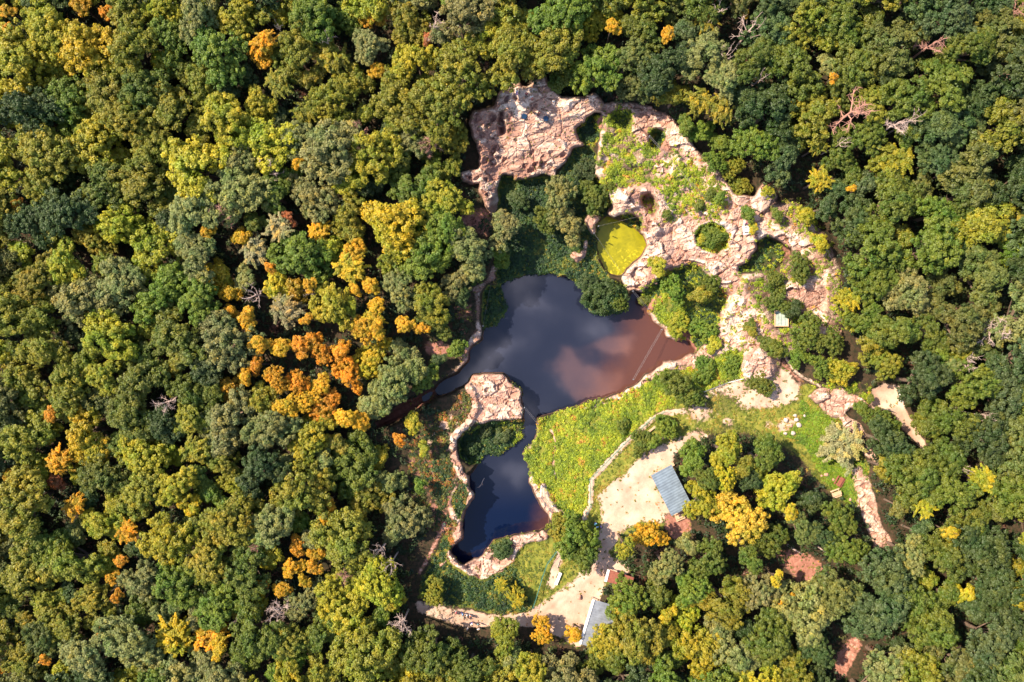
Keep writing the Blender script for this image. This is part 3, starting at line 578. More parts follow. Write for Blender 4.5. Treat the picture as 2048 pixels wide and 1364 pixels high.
pm_ = simple('rock_pool_water', (.01, .03, .07), .05, spec=.6)
for x, y, r in ((1048.5,232.5,5.2),(1092,237,5.2)):
    z = zat(x, y) + .28
    mb = MB(); n = 20; px0 = P(x, y, z)
    ring = [(px0[0] + r * .1 * (1 + .08 * math.sin(3 * a)) * math.cos(a), px0[1] + r * .1 * math.sin(a), z) for a in np.linspace(0, 2 * math.pi, n, endpoint=False)]
    mb.add(ring + [(q[0], q[1], z - .8) for q in ring], [tuple(range(n))] + [(i, n + i, n + (i + 1) % n, (i + 1) % n) for i in range(n)])
    tag(mb.build('rock_pool', pm_), kind='structure')

# ------------------------------------------------------------------ foliage materials
def leaf_mat(name, use_obj=True, rgb=(.1, .15, .03)):
    m = bpy.data.materials.new(name); m.use_nodes = True; t = m.node_tree; t.nodes.clear()
    at = N(t, 'ShaderNodeAttribute', attribute_name='tint'); s = N(t, 'ShaderNodeSeparateColor'); L(t, at.outputs['Color'], s.inputs[0])
    if use_obj:
        oi = N(t, 'ShaderNodeObjectInfo'); base = oi.outputs['Color']
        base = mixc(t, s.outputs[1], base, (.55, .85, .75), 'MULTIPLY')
        base = mixc(t, s.outputs[2], base, (1.5, 1.15, .6), 'MULTIPLY')
        tco = N(t, 'ShaderNodeTexCoord'); vof = N(t, 'ShaderNodeVectorMath', operation='ADD'); L(t, tco.outputs['Object'], vof.inputs[0]); L(t, math_(t, 'MULTIPLY', oi.outputs['Random'], 31.0), vof.inputs[1])
        pn = noise(t, vof.outputs[0], 1.5, 3, .6)
        base = mixc(t, ramp(t, pn.outputs['Fac'], .50, .62), base, (.70, .90, .80), 'MULTIPLY'); base = mixc(t, ramp(t, pn.outputs['Fac'], .44, .34), base, (1.25, 1.1, .8), 'MULTIPLY')
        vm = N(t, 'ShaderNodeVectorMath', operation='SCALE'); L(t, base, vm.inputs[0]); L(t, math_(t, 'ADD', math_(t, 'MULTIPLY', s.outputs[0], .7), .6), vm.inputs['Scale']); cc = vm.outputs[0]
    else: cc = at.outputs['Color']
    d = N(t, 'ShaderNodeBsdfDiffuse'); tr = N(t, 'ShaderNodeBsdfTranslucent'); L(t, cc, d.inputs[0]); L(t, cc, tr.inputs[0])
    g = N(t, 'ShaderNodeBsdfGlossy'); g.inputs['Roughness'].default_value = .5; g.inputs[0].default_value = (.9, .95, .9, 1)
    a = N(t, 'ShaderNodeMixShader'); a.inputs[0].default_value = .24; L(t, d.outputs[0], a.inputs[1]); L(t, tr.outputs[0], a.inputs[2])
    b = N(t, 'ShaderNodeMixShader'); b.inputs[0].default_value = .025; L(t, a.outputs[0], b.inputs[1]); L(t, g.outputs[0], b.inputs[2])
    o = N(t, 'ShaderNodeOutputMaterial'); L(t, b.outputs[0], o.inputs[0]); return m
LEAF = leaf_mat('leaves'); LEAFV = leaf_mat('ground_leaves', False)
BARK = simple('bark', (.13, .085, .06), .9, var=.35, vs=6, bump=.4)
DEAD = simple('dead_wood', (.44, .32, .27), .85, var=.25, vs=5, bump=.3)
DEADR = simple('reddish_dead_wood', (.38, .19, .14), .85, var=.25, vs=5, bump=.3)

def quads(cen, nor, size, r):
    """leaf quads: centres, normals, half sizes"""
    n = len(cen); a = r.normal(size=(n, 3)); a -= nor * (a * nor).sum(1, keepdims=True); a /= np.linalg.norm(a, axis=1, keepdims=True) + 1e-9
    b = np.cross(nor, a); s = size[:, None]
    V = np.stack([cen - a * s, cen - b * s * .62 , cen + a * s, cen + b * s * .62], 1)
    V[:, 0] += nor * s * .25; V[:, 2] += nor * s * .1
    return V.reshape(-1, 3), np.arange(n * 4).reshape(-1, 4)
def unit(v): return v / (np.linalg.norm(v, axis=1, keepdims=True) + 1e-9)
def crown_pts(r, nsub, leaves, flat=.72, lobes=7, ls=.17, sub=(.12, .20), ragged=.28):
    """unit-radius crown (x,y radius 1, base at z=0): boughs -> leaf sprays; returns leaf data"""
    # bough lobes first: the crown is a cluster of big lobes, each carrying sprays
    la = np.sort(r.uniform(0, 2 * np.pi, lobes)); lc = []; lr = []
    for i in range(lobes):
        rad = r.uniform(.36, .78); lc.append((rad * math.cos(la[i]), rad * math.sin(la[i]), r.uniform(.30, .62))); lr.append(r.uniform(.26, .40))
    for i in range(3):
        a = r.uniform(0, 6.28); q = r.uniform(0, .28); lc.append((q * math.cos(a), q * math.sin(a), r.uniform(.62, .85))); lr.append(r.uniform(.32, .44))
    lc = np.array(lc); lr = np.array(lr); cs = []; w = lr ** 2 / (lr ** 2).sum()
    tries = 0
    while len(cs) < nsub and tries < nsub * 40:
        tries += 1; i = r.choice(len(lc), p=w); d = r.normal(size=3); d /= np.linalg.norm(d)
        if d[2] < -.45: continue
        p = lc[i] + d * lr[i] * (1, 1, flat) * r.uniform(1 - ragged, 1.12)
        inside = ((((p - lc) / (lr[:, None] * np.array([1, 1, flat]))) ** 2).sum(1) < .45).sum()
        if inside > 0: continue
        if cs and min(np.linalg.norm(np.array(cs)[:, :3] - p, axis=1)) < sub[0] * .95: continue
        cs.append(p)
    cs = np.array(cs); rs = r.uniform(sub[0], sub[1], len(cs)) ; st = r.uniform(0, 1, len(cs))
    k = np.repeat(np.arange(len(cs)), leaves); d = unit(r.normal(size=(len(k), 3))); d[:, 2] = np.where(d[:, 2] < -.2, -d[:, 2], d[:, 2])
    rad = rs[k] * r.uniform(.55, 1.08, len(k)); cen = cs[k] + d * rad[:, None] * np.array([1, 1, .75])
    nor = unit(d * .8 + np.array([0, 0, .55]) + r.normal(size=d.shape) * .45)
    size = ls * r.uniform(.6, 1.15, len(k)) * .22
    gap = (st > .9)[k]
    tint = np.stack([np.clip(.35 * st[k] + .65 * r.uniform(0, 1, len(k)), 0, 1), (r.uniform(0, 1, len(k)) < .25) * .5 * (st[k] < .4), np.where(gap, .7, 0) * r.uniform(0, 1, len(k))], 1)
    # a few inner leaves, crown shade put into their dark tint, fill the hollow
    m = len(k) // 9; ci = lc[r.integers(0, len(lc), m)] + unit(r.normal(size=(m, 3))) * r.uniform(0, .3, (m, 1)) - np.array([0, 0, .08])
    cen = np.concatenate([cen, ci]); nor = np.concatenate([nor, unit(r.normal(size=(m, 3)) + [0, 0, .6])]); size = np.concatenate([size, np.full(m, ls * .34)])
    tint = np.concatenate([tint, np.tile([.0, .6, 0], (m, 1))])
    return cen, nor, size, tint, cs, lc
def crown_mesh(name, seed, **k):
    r = np.random.default_rng(seed); cen, nor, size, tint, cs, lc = crown_pts(r, **k)
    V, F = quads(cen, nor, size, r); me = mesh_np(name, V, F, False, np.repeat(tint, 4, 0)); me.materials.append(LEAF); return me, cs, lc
def feather_mesh(name, seed, nb=46, droop=.5, ls=.05, seg=26):
    """open crown of long radiating sprays with leaflets on both sides"""
    r = np.random.default_rng(seed); C_, N_, S_, T_ = [], [], [], []
    tips = []
    for i in range(nb):
        a = r.uniform(0, 6.28); el = r.uniform(-.1, 1.25); L0 = r.uniform(.35, .85); st = r.uniform()
        o = np.array([r.uniform(-.5, .5), r.uniform(-.5, .5), r.uniform(.1, .7)])
        dirv = np.array([math.cos(a) * math.cos(el), math.sin(a) * math.cos(el), math.sin(el) * .6]); side = np.array([-math.sin(a), math.cos(a), 0])
        tt = np.linspace(.2, 1, seg); bend = r.uniform(-.35, .35)
        p = o + tt[:, None] * dirv * L0 * .8 + side * (bend * tt ** 2)[:, None] * .5 - np.array([0, 0, 1]) * (tt ** 2 * droop * .5)[:, None]
        tips.append(p[-1])
        for sgn in (-1, 1):
            for q in range(2):
                off = (side * sgn * .035 * (1 + q) * (1.25 - tt)[:, None]) + r.normal(size=p.shape) * .018
                C_.append(p + off); N_.append(unit(np.tile([0, 0, 1.0], (seg, 1)) + side * sgn * .3 + r.normal(size=p.shape) * .4)); S_.append(ls * r.uniform(.6, 1.1, seg))
                T_.append(np.stack([np.clip(.5 * st + .5 * r.uniform(size=seg), 0, 1), np.zeros(seg), np.full(seg, st > .7) * .6], 1))
    r2 = np.random.default_rng(seed); 
    V, F = quads(np.concatenate(C_), np.concatenate(N_), np.concatenate(S_), r2); me = mesh_np(name, V, F, False, np.repeat(np.concatenate(T_), 4, 0)); me.materials.append(LEAF)
    return me, np.array(tips), np.array(tips[::5])
def trunk_mesh(name, seed, lc, h=2.1, rt=.075):
    """unit tree: crown radius 1, crown base at h*.. ; trunk from 0 to crown with limbs to the lobes"""
    r = np.random.default_rng(seed); mb = MB(); base = h
    lean = r.uniform(-.08, .08, 2)
    pts = [(0, 0, -.25), (lean[0] * .3, lean[1] * .3, base * .35), (lean[0], lean[1], base * .75), (lean[0], lean[1], base + .35)]
    mb.tube(pts, [rt * 1.35, rt, rt * .8, rt * .35], 8)
    for q in lc:
        s = np.array([lean[0], lean[1], base * r.uniform(.6, .95)]); e = np.array([q[0], q[1], base + q[2]]); mid = (s + e) / 2 + np.array([0, 0, -.06])
        mb.tube([s, mid, e], [rt * .45, rt * .3, rt * .1], 5)
    me = bpy.data.meshes.new(name); me.from_pydata(mb.v, [], mb.f); me.update(); me.materials.append(BARK); return me
HT = 1.9
def proto(kind, seed, **k):
    if kind == 'feather': cm, cs, lc = feather_mesh('crown', seed, **k)
    else: cm, cs, lc = crown_mesh('crown', seed, **k)
    tm = trunk_mesh('trunk', seed + 100, lc, HT)
    return tm, cm
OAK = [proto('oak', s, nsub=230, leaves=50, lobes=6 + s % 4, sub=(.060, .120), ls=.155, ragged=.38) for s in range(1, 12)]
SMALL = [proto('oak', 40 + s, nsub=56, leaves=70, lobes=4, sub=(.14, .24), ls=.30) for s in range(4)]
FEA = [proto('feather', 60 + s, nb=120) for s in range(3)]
def tree(name, protos, px, py, rpx, hgt, colr, label, cat, group=None, i=None, bark=None, flat=1.0):
    """crown seen centred at (px,py); rooted on the ground below it"""
    g0 = zat(px, py); zc = g0 + hgt * .72
    rad = rpx / 10 * (H - zc) / H * .97
    x, y, _ = P(px, py, zc)
    qx, qy = to_px(x, y, g0); g0 = zat(qx, qy)
    if g0 < -3.9: g0 = -3.9
    tm, cm = protos[i if i is not None else random.randrange(len(protos))]
    rz = random.uniform(0, 6.28)
    e = empty(name, (x, y, g0), rz)
    base = max(hgt - rad * 1.05 * flat, .05)
    tr = link('trunk', tm, e); tr.scale = (rad, rad, base / HT if base > .3 else .2)
    cr = link('crown', cm, e); cr.location = (0, 0, base); cr.scale = (rad * random.uniform(.9, 1.15), rad * random.uniform(.85, 1.12), rad * flat)
    cr.color = (*colr, 1)
    tag(e, label, cat, group)
    return e

# ------------------------------------------------------------------ where the forest is
CLEAR = poly_mask([(985,195),(1035,165),(1060,172),(1095,158),(1120,190),(1185,190),(1210,202),(1250,207),(1310,210),(1335,235),(1365,240),(1400,245),(1440,262),(1490,330),(1520,350),(1530,390),(1585,392),(1622,425),(1662,475),(1690,540),(1685,600),(1695,640),(1712,680),(1722,740),(1735,768),(1790,765),(1815,820),(1860,895),(1850,912),(1800,850),(1745,840),(1738,880),(1732,930),(1760,990),(1768,1040),(1795,1090),(1745,1098),(1715,1012),(1690,1000),(1640,970),(1590,918),(1540,882),(1460,868),(1390,876),(1342,908),(1350,940),(1378,1020),(1365,1060),(1300,1050),(1245,1062),(1225,1110),(1265,1140),(1250,1160),(1215,1170),(1188,1240),(1165,1305),(1100,1292),(1030,1276),(930,1280),(826,1240),(822,1140),(850,1064),(822,1000),(822,960),(808,905),(850,832),(895,812),(850,812),(800,842),(755,862),(748,845),(850,780),(840,715),(850,685),(880,675),(905,692),(930,690),(940,640),(905,640),(905,610),(942,600),(950,570),(980,530),(985,480),(985,445),(950,440),(930,430),(960,400),(940,370),(915,352),(938,320),(935,220)], False)
for x, y, a, b in ((1600,1132,42,28),(1780,664,12,34),(1700,1310,28,50),(1355,1050,26,24),(1555,1010,0.1,0.1)):
    CLEAR = np.maximum(CLEAR, (((PX - x) / a) ** 2 + ((PY - y) / b) ** 2 < 1).astype(np.float32))
def clear(px, py):
    i = int(round((px - GX[0]) / STEP)); j = int(round((py - GY[0]) / STEP))
    return 0 <= i < len(GX) and 0 <= j < len(GY) and CLEAR[j, i] > .5
placed = []
CN = {  # colour words -> leaf colour
 'olive-green': (.215, .202, .016), 'mid-green': (.115, .140, .014), 'yellow-green': (.320, .290, .016), 'sage-green': (.200, .200, .058),
 'dark green': (.055, .080, .018), 'bright green': (.130, .180, .016), 'dull green': (.130, .135, .028), 'blue-green': (.075, .105, .030),
 'orange': (.60, .25, .012), 'golden': (.55, .30, .012), 'yellow': (.44, .33, .014), 'pale golden': (.56, .40, .035), 'amber': (.42, .25, .016), 'russet': (.34, .10, .03), 'greyish': (.30, .25, .12)}
def jit(c, s=.16):
    k = random.uniform(1 - s, 1 + s); return tuple(max(.004, q * k * random.uniform(.93, 1.07)) for q in c)
ONES = 'zero one two three four five six seven eight nine ten eleven twelve thirteen fourteen fifteen sixteen seventeen eighteen nineteen'.split()
TENS = 'x x twenty thirty forty fifty sixty seventy eighty ninety hundred'.split()
def word(n):
    n = int(min(max(n, 0), 100)); return ONES[n] if n < 20 else TENS[n // 10] + ('-' + ONES[n % 10] if n % 10 else '')
def where(px, py):
    return '%s percent across and %s percent down the photo' % (word(round(px / 20.48)), word(round(py / 13.64)))
seen_labels = set()
def side(px, py):
    if py < 190 and 900 < px < 1500: return 'forest above the quarry'
    if px < 900: return 'forest left of the quarry' if px > 430 else 'forest by the left edge'
    if px > 1600: return 'forest right of the quarry'
    if py > 1000: return 'forest below the quarry'
    return 'forest round the quarry'
# coloured trees: x, y, radius, colour, kind
AUT = [(640,700,24,'orange'),(597,765,26,'orange'),(690,700,20,'orange'),(522,682,18,'golden'),(498,640,18,'golden'),(700,750,28,'orange'),(556,757,24,'golden'),(655,815,27,'orange'),(615,800,22,'golden'),
 (466,588,22,'golden'),(712,508,24,'golden'),(748,568,16,'golden'),(716,578,12,'golden'),(610,688,20,'orange'),(735,655,24,'golden'),(590,1130,19,'golden'),(636,1108,15,'golden'),(632,1132,15,'golden'),(596,1092,18,'orange'),(612,1160,14,'golden'),(530,1165,10,'orange'),(568,1178,15,'golden'),
 (240,1188,13,'orange'),(232,1150,12,'golden'),(252,1120,11,'orange'),(215,1255,9,'orange'),(120,958,18,'russet'),(40,410,11,'orange'),(25,950,11,'golden'),(168,18,17,'golden'),(220,30,12,'orange'),(522,115,22,'golden'),(30,68,11,'orange'),
 (1335,78,14,'golden'),(1222,62,16,'golden'),(425,465,13,'golden'),(490,480,20,'golden'),(545,540,12,'orange'),(625,570,12,'golden'),(755,660,16,'golden'),(760,615,16,'golden'),(810,650,16,'golden'),(845,655,14,'golden'),(500,750,16,'golden'),(580,810,22,'golden'),(700,830,20,'golden'),(720,845,18,'golden'),(645,770,20,'golden'),
 (470,620,15,'golden'),(520,730,18,'orange'),(620,640,12,'golden'),(570,700,18,'golden'),(8,1330,12,'orange'),(105,1310,10,'orange'),(395,1010,18,'yellow'),(372,1005,12,'yellow'),(1565,1195,16,'golden'),(1570,1020,14,'yellow'),(1485,35,8,'golden'),(1930,1185,18,'yellow'),(1885,1055,16,'yellow'),
 (1660,160,10,'golden'),(865,85,12,'russet'),(580,440,14,'russet'),(760,150,16,'golden'),(745,40,22,'golden'),(1700,380,9,'golden'),(1870,355,9,'golden'),(1330,1225,18,'yellow'),(1545,1150,14,'yellow'),(800,880,12,'orange'),(110,830,14,'orange'),(30,30,12,'golden'),(660,1000,16,'golden'),(650,1040,14,'golden'),(445,1290,20,'yellow'),(600,330,14,'golden')]
FEAL = [(345,1275,36,'yellow'),(420,1275,32,'golden'),(395,900,34,'olive-green'),(120,920,26,'golden'),(260,1060,24,'golden'),(660,115,34,'olive-green'),(610,225,30,'olive-green'),(1790,320,42,'olive-green'),(1960,960,28,'yellow-green'),(530,90,26,'golden'),(560,170,28,'olive-green'),(210,530,26,'olive-green'),(510,500,30,'greyish'),(1640,290,20,'olive-green'),(1400,200,30,'olive-green'),(1440,220,28,'olive-green'),(560,455,26,'greyish'),(640,460,24,'golden'),(700,540,30,'yellow'),(570,620,34,'greyish'),(1640,360,24,'yellow-green'),(1410,40,24,'olive-green'),(150,1010,24,'golden'),(1840,1010,20,'yellow-green'),(1690,600,26,'yellow-green'),(50,1240,24,'olive-green'),(745,640,24,'yellow')]
BIG = [(1480,1035,66,'pale golden'),(1400,1000,44,'yellow-green'),(1445,950,30,'yellow'),(1560,975,52,'yellow-green'),(1382,918,46,'bright green'),(1448,902,44,'yellow-green'),(1522,918,46,'mid-green'),(1415,955,30,'mid-green'),(1480,935,30,'olive-green'),(1300,1068,38,'golden'),(1248,1090,26,'yellow-green'),
 (1250,1200,52,'bright green'),(1500,960,30,'dark green'),(1600,1050,40,'dull green'),(1420,1120,44,'mid-green'),(1330,1130,42,'sage-green'),(1500,1120,36,'mid-green'),(1690,1100,46,'mid-green'),(1640,1070,30,'dark green'),
 (800,580,40,'sage-green'),(455,250,0,'x')]
def put(name, protos, x, y, r, cn, hgt, cat, group, labelf=None, **k):
    lab = labelf or ('%s %s %s at %s' % ('large' if r > 38 else 'medium' if r > 26 else 'small', cn, {'broadleaf_tree': 'broadleaf tree', 'autumn_tree': 'autumn tree', 'feathery_tree': 'feathery-crowned tree', 'young_tree': 'forest tree'}[name], where(x, y)))
    while lab in seen_labels:
        lab = lab.replace('medium', 'mid-sized', 1) if 'medium' in lab else lab.replace('small ', 'little ', 1) if 'small ' in lab else 'round ' + lab
    seen_labels.add(lab)
    placed.append((x, y, r)); return tree(name, protos, x, y, r, hgt, jit(CN[cn], .12), lab, cat, group, **({'i': 3} if cn == 'pale golden' else k))
for x, y, r, cn in BIG:
    if r: put('broadleaf_tree' if cn not in ('golden', 'yellow', 'pale golden') else 'autumn_tree', OAK, x, y, r, cn, random.uniform(8, 10.5), 'tree', 'broadleaf trees of the forest')
for x, y, r, cn in AUT: put('autumn_tree', OAK if r > 20 else SMALL, x, y, r * 1.32, cn, random.uniform(7, 9.5), 'tree', 'yellow and orange autumn trees')
for x, y, r, cn in FEAL: put('feathery_tree', FEA, x, y, r * 1.25, cn, random.uniform(8, 10), 'tree', 'feathery-crowned trees of the forest')
DEADL = [(1496,62,34,1),(1432,22,26,0),(1452,110,20,1),(1518,160,20,0),(1700,228,44,2),(1790,250,26,2),(1825,240,22,0),(1682,285,16,1),(1860,92,26,2),(1980,665,30,3),(1942,725,24,1),(870,62,30,2),(450,432,24,3),(332,805,24,2),(512,590,26,1),(655,85,20,0),(862,295,22,3),(762,1100,22,1),(783,1128,22,1),(565,1215,26,3),(2030,22,20,2),(805,1250,26,2),(520,1090,18,2),(545,340,24,3),(475,1240,10,0),(620,585,12,1),(690,1150,16,3),(560,60,10,0),(1970,830,14,0),(1925,935,12,1),(720,265,20,3)]
taken = placed + [(x, y, r * .55) for x, y, r, q in DEADL]
taken = list(taken)
def regional(x, y, r=30):
    v = fbm(np.array([x / 170.]), np.array([y / 170.]), 3, 88)[0]; u = random.random()
    if x > 1560 or (x > 1250 and y < 240):
        base = ['mid-green', 'dull green', 'dark green', 'olive-green', 'blue-green', 'sage-green', 'bright green']; w = [5, 4, 3, 3, 3, 1.5, 1]
    elif x > 1150 and y > 1050: base = ['bright green', 'mid-green', 'sage-green', 'olive-green', 'yellow-green', 'dark green']; w = [3, 4, 2, 2.5, 2, 1]
    elif x < 300: base = ['olive-green', 'yellow-green', 'sage-green', 'mid-green', 'dark green', 'dull green', 'yellow']; w = [4, 4, 1.5, 2.2, 1.8, 1.5, .5]
    elif 430 < x < 790 and 520 < y < 880 and r < 46: base = ['yellow-green', 'sage-green', 'olive-green', 'greyish', 'yellow', 'golden']; w = [4, 2.5, 2, 1, 2.4, 1.6]
    else: base = ['olive-green', 'yellow-green', 'sage-green', 'bright green', 'mid-green', 'dark green', 'yellow']; w = [4, 4, 3, 2, 1.8, .8, .4]
    if 450 < x < 790 and 570 < y < 880 and u < .42 and r < 46: return random.choice(['orange', 'golden', 'golden', 'amber', 'yellow'])
    if v > .58: w[0] += 4
    return random.choices(base, w)[0]
cand = []
for rlo, rhi, tries in ((42, 58, 4000), (32, 44, 8000), (22, 32, 16000)):
    for _ in range(tries):
        x, y = random.uniform(-45, 2093), random.uniform(-45, 1409); r = random.uniform(rlo, rhi)
        ks = .74 if rlo > 30 else .72
        if any(clear(x + r * 1.02 * a, y + r * 1.02 * b) for a, b in ((0, 0), (1, 0), (-1, 0), (0, 1), (0, -1), (.7, .7), (-.7, .7), (.7, -.7), (-.7, -.7))): continue
        if any((x - a) ** 2 + (y - b) ** 2 < (ks * (r + q)) ** 2 for a, b, q in taken): continue
        taken.append((x, y, r)); cand.append((x, y, r))
cand.sort(key=lambda c: -c[2])
nb = 0

print('forest candidates', len(cand))
for x, y, r in cand:
    cn = regional(x, y, r); hgt = random.uniform(.9, 1.15) * (6.0 + r * .085)
    nb += 1
    if 700 < x < 870 and 820 < y < 1130: hgt *= .55
    if (x < -20 or x > 2068 or y < -20 or y > 1384) and nb > 560: continue
    if nb <= 285: put('broadleaf_tree', OAK, x, y, r * 1.28, cn, hgt, 'tree', 'broadleaf trees of the forest')
    else: put('young_tree', OAK if r > 30 else SMALL, x, y, r * 1.28, cn, hgt * .78, 'tree', 'smaller trees between the forest crowns')

# ------------------------------------------------------------------ trees and shrubs inside the quarry
INNER = [ # x, y, r, colour, height, label
 (1118,398,44,'sage-green',8,'large grey-green tree on the basin floor below the pink cliff'),
 (1140,452,34,'sage-green',7,'grey-green tree just left of the algae pond, below the largest basin tree'),
 (1090,440,26,'mid-green',6,'tree tucked against the lower left of the largest basin tree'),
 (1005,468,36,'sage-green',8,'tree at the left end of the basin above the lake'),
 (1000,512,26,'bright green',7,'smaller tree on the top left corner of the lake'),
 (1195,385,36,'mid-green',6,'green tree above the algae pond'),
 (1170,340,26,'dark green',3,'dark low bush on the slope below the cliff'),
 (1212,590,40,'dark green',4.5,'round dark bush overhanging the top of the lake'),
 (1232,605,24,'mid-green',4,'lighter bush on the tip of the round dark bush by the lake'),
 (1175,560,20,'dark green',3,'small bush on the top shore of the lake'),
 (1350,582,28,'bright green',5,'bright tree at the upper left of the wooded hollow'),
 (1402,596,22,'olive-green',5.5,'tree in the middle of the wooded hollow'),
 (1420,570,24,'mid-green',4.5,'tree under the curved cliff of the wooded hollow'),
 (1410,660,26,'bright green',4,'round bush at the lower right of the wooded hollow'),
 (1355,650,24,'yellow-green',2,'low yellow-green bush on the rock above the east bay'),
 (1316,532,20,'yellow-green',3,'single bush on the pale rock spur'),
 (1358,768,32,'mid-green',5.5,'dark bushy tree between the meadow and the upper path'),
 (1385,795,26,'mid-green',4.5,'tree beside the upper path, right of the dark bushy tree'),
 (1282,888,24,'mid-green',3.5,'bush beside the path bend above the sandy clearing'),
 (1335,852,26,'bright green',3.5,'round bush with benches by the path'),
 (1300,882,22,'bright green',3,'bush between the two benches by the path'),
 (1432,474,27,'bright green',3,'round bright bush filling the round pit'),
 (1405,475,14,'yellow-green',2,'small bush at the left rim of the round pit'),
 (1598,535,28,'mid-green',4.5,'grey-green tree right of the dark pit'),
 (1545,560,24,'mid-green',3,'bush on the scrub slope below the dark pit'),
 (1560,600,26,'mid-green',3.5,'tree just above the framed grid'),
 (1590,620,22,'dark green',3.5,'dark bush at the upper right of the framed grid'),
 (1612,664,34,'mid-green',5.5,'large tree to the lower right of the framed grid'),
 (1662,682,30,'mid-green',5.5,'large tree right of the one beside the framed grid'),
 (1694,640,22,'yellow-green',5,'yellow-green tree at the right rim of the scrub slope'),
 (1645,735,28,'bright green',3.5,'bright bush behind the pale wall'),
 (1692,742,30,'yellow-green',4,'yellow-green bush above the rock outcrop'),
 (1600,715,26,'bright green',3,'bush at the upper end of the pale wall'),
 (1500,650,13,'mid-green',2.0,'small bush on the pale rock left of the framed grid'),
 (1503,666,14,'olive-green',2.5,'pointed bush on the pale rock beside the trodden path'),
 (1532,685,15,'mid-green',2.5,'bush above the rock knob'),
 (1552,700,22,'mid-green',3.5,'bush at the upper right of the rock knob'),
 (1520,768,26,'mid-green',2.6,'flat bush at the foot of the rock knob'),
 (1690,893,46,'greyish',6,'grey-green willow-like tree on the lower lawn edge'),
 (1500,425,17,'bright green',3,'lone bright tree on the pale rock near the picnic spot'),
 (1532,383,13,'yellow-green',2.5,'small round bush on the sandy rise'),
 (1510,455,14,'yellow-green',2,'bush just above the dark pit'),
 (1550,432,14,'mid-green',2.5,'small bush at the right edge of the rock massif'),
 (1606,436,20,'yellow-green',4,'yellow-green tree above the reddish gully'),
 (1640,490,20,'yellow-green',4,'yellow-green tree at the lower end of the reddish gully'),
 (1405,262,24,'bright green',4,'bright tree at the upper rim of the massif'),
 (1445,285,28,'bright green',4.5,'bright tree right of the upper rim'),
 (1425,325,26,'bright green',3.5,'bright tree halfway down the upper right rim'),
 (1465,335,28,'olive-green',4.5,'olive tree of the upper right rim'),
 (1480,372,24,'olive-green',3.5,'olive tree just above the pale saddle'),
 (1370,255,20,'mid-green',3.5,'mid-green tree right of the standing boulders'),
 (1420,385,14,'mid-green',1.6,'low bush on the massif under the cable'),
 (1400,410,13,'mid-green',1.6,'low bush on the massif left of the cable end'),
 (1438,392,14,'bright green',1.8,'bright low bush on the massif beside the pale ridge'),
 (1335,430,11,'mid-green',1.6,'small bush right of the ring arch'),
 (1318,508,0,'x',0,''),
 (1150,1075,46,'bright green',7,'tree between the south pool and the sandy clearing'),
 (1168,1118,34,'mid-green',6,'lower tree between the green fence and the sandy clearing'),
 (1118,1060,28,'olive-green',6,'tree over the right shore of the south pool'),
 (1000,1095,22,'dark green',2.5,'round dark bush on the rock rim of the south pool'),
 (975,862,16,'dark green',1.4,'dark bush in the shaded lake hollow'),
 (1010,875,18,'dark green',1.4,'right dark bush in the shaded lake hollow'),
 (942,893,18,'dark green',1.4,'left dark bush in the shaded lake hollow'),
 (838,975,16,'bright green',4,'yellowish tree at the left bank above the red earth'),
 (832,846,20,'yellow-green',5,'yellow-green tree at the mouth of the ditch'),
 (850,895,16,'yellow-green',3,'small tree beside the pale strip of the left bank'),
 (912,692,20,'bright green',4,'tree at the left corner of the lake'),
 (918,578,30,'dark green',6,'dark tree above the upper left corner of the lake'),
 (872,645,30,'mid-green',6,'green tree above the reddish soil left of the lake'),
 (872,720,18,'dark green',3,'dark tree on the left bank of the narrow arm'),
 (845,750,30,'bright green',6,'tree at the head of the narrow arm of the lake'),
 (940,545,26,'mid-green',5,'tree left of the pale rocks at the top left of the lake'),
 (868,1185,28,'olive-green',5,'olive tree at the left end of the shaded lawn'),
 (1035,1195,24,'yellow-green',4,'thin yellow-green tree at the lower lawn'),
 (1002,1170,18,'yellow-green',4,'thin tree on the shaded lawn below the rock rim'),
 (1085,1262,28,'golden',5,'golden tree at the lower edge of the sandy clearing'),
 (1010,1285,40,'olive-green',7,'olive tree below the path, under the shaded lawn'),
 (1150,1262,22,'golden',4.5,'golden tree left of the long pale roof'),
 (1240,1150,10,'mid-green',3,'small tree poking out of the red hut roof'),
 (1740,797,9,'mid-green',2.2,'small round bush at the entrance of the viewpoint'),
 (1720,820,16,'mid-green',2.5,'bush below the rock outcrop tip'),
 (1755,835,26,'mid-green',4.5,'tree below the viewpoint'),
 (1785,870,28,'mid-green',5,'tree left of the viewpoint path'),
 (1660,830,0,'x',0,''),
 (1430,690,18,'yellow-green',2,'low bush where the hollow meets the pale ledge'),
 (1410,740,26,'bright green',2,'bright shrubs above the upper path'),
 (1465,728,24,'bright green',2,'bright shrubs left of the rock knob'),
 (1290,600,16,'mid-green',2,'dark shrub at the foot of the pale rock spur'),
 (1040,395,22,'dark green',3,'dark bush in the shadow of the pink cliff'),
 (1245,850,16,'mid-green',1.6,'low dark bush in the meadow beside the path')]
for x, y, r, cn, h, lab in INNER:
    if not r: continue
    nm = 'broadleaf_tree' if h > 3.4 else 'bush'
    tree(nm, FEA if 'willow-like' in lab or 'thin' in lab else (OAK if r > 22 else SMALL), x, y, r * 1.12, h, jit(CN[cn], .1), lab, 'tree' if h > 3.4 else 'bush', 'trees inside the quarry' if h > 3.4 else 'bushes inside the quarry', flat=1.0 if h > 3.4 else .7)

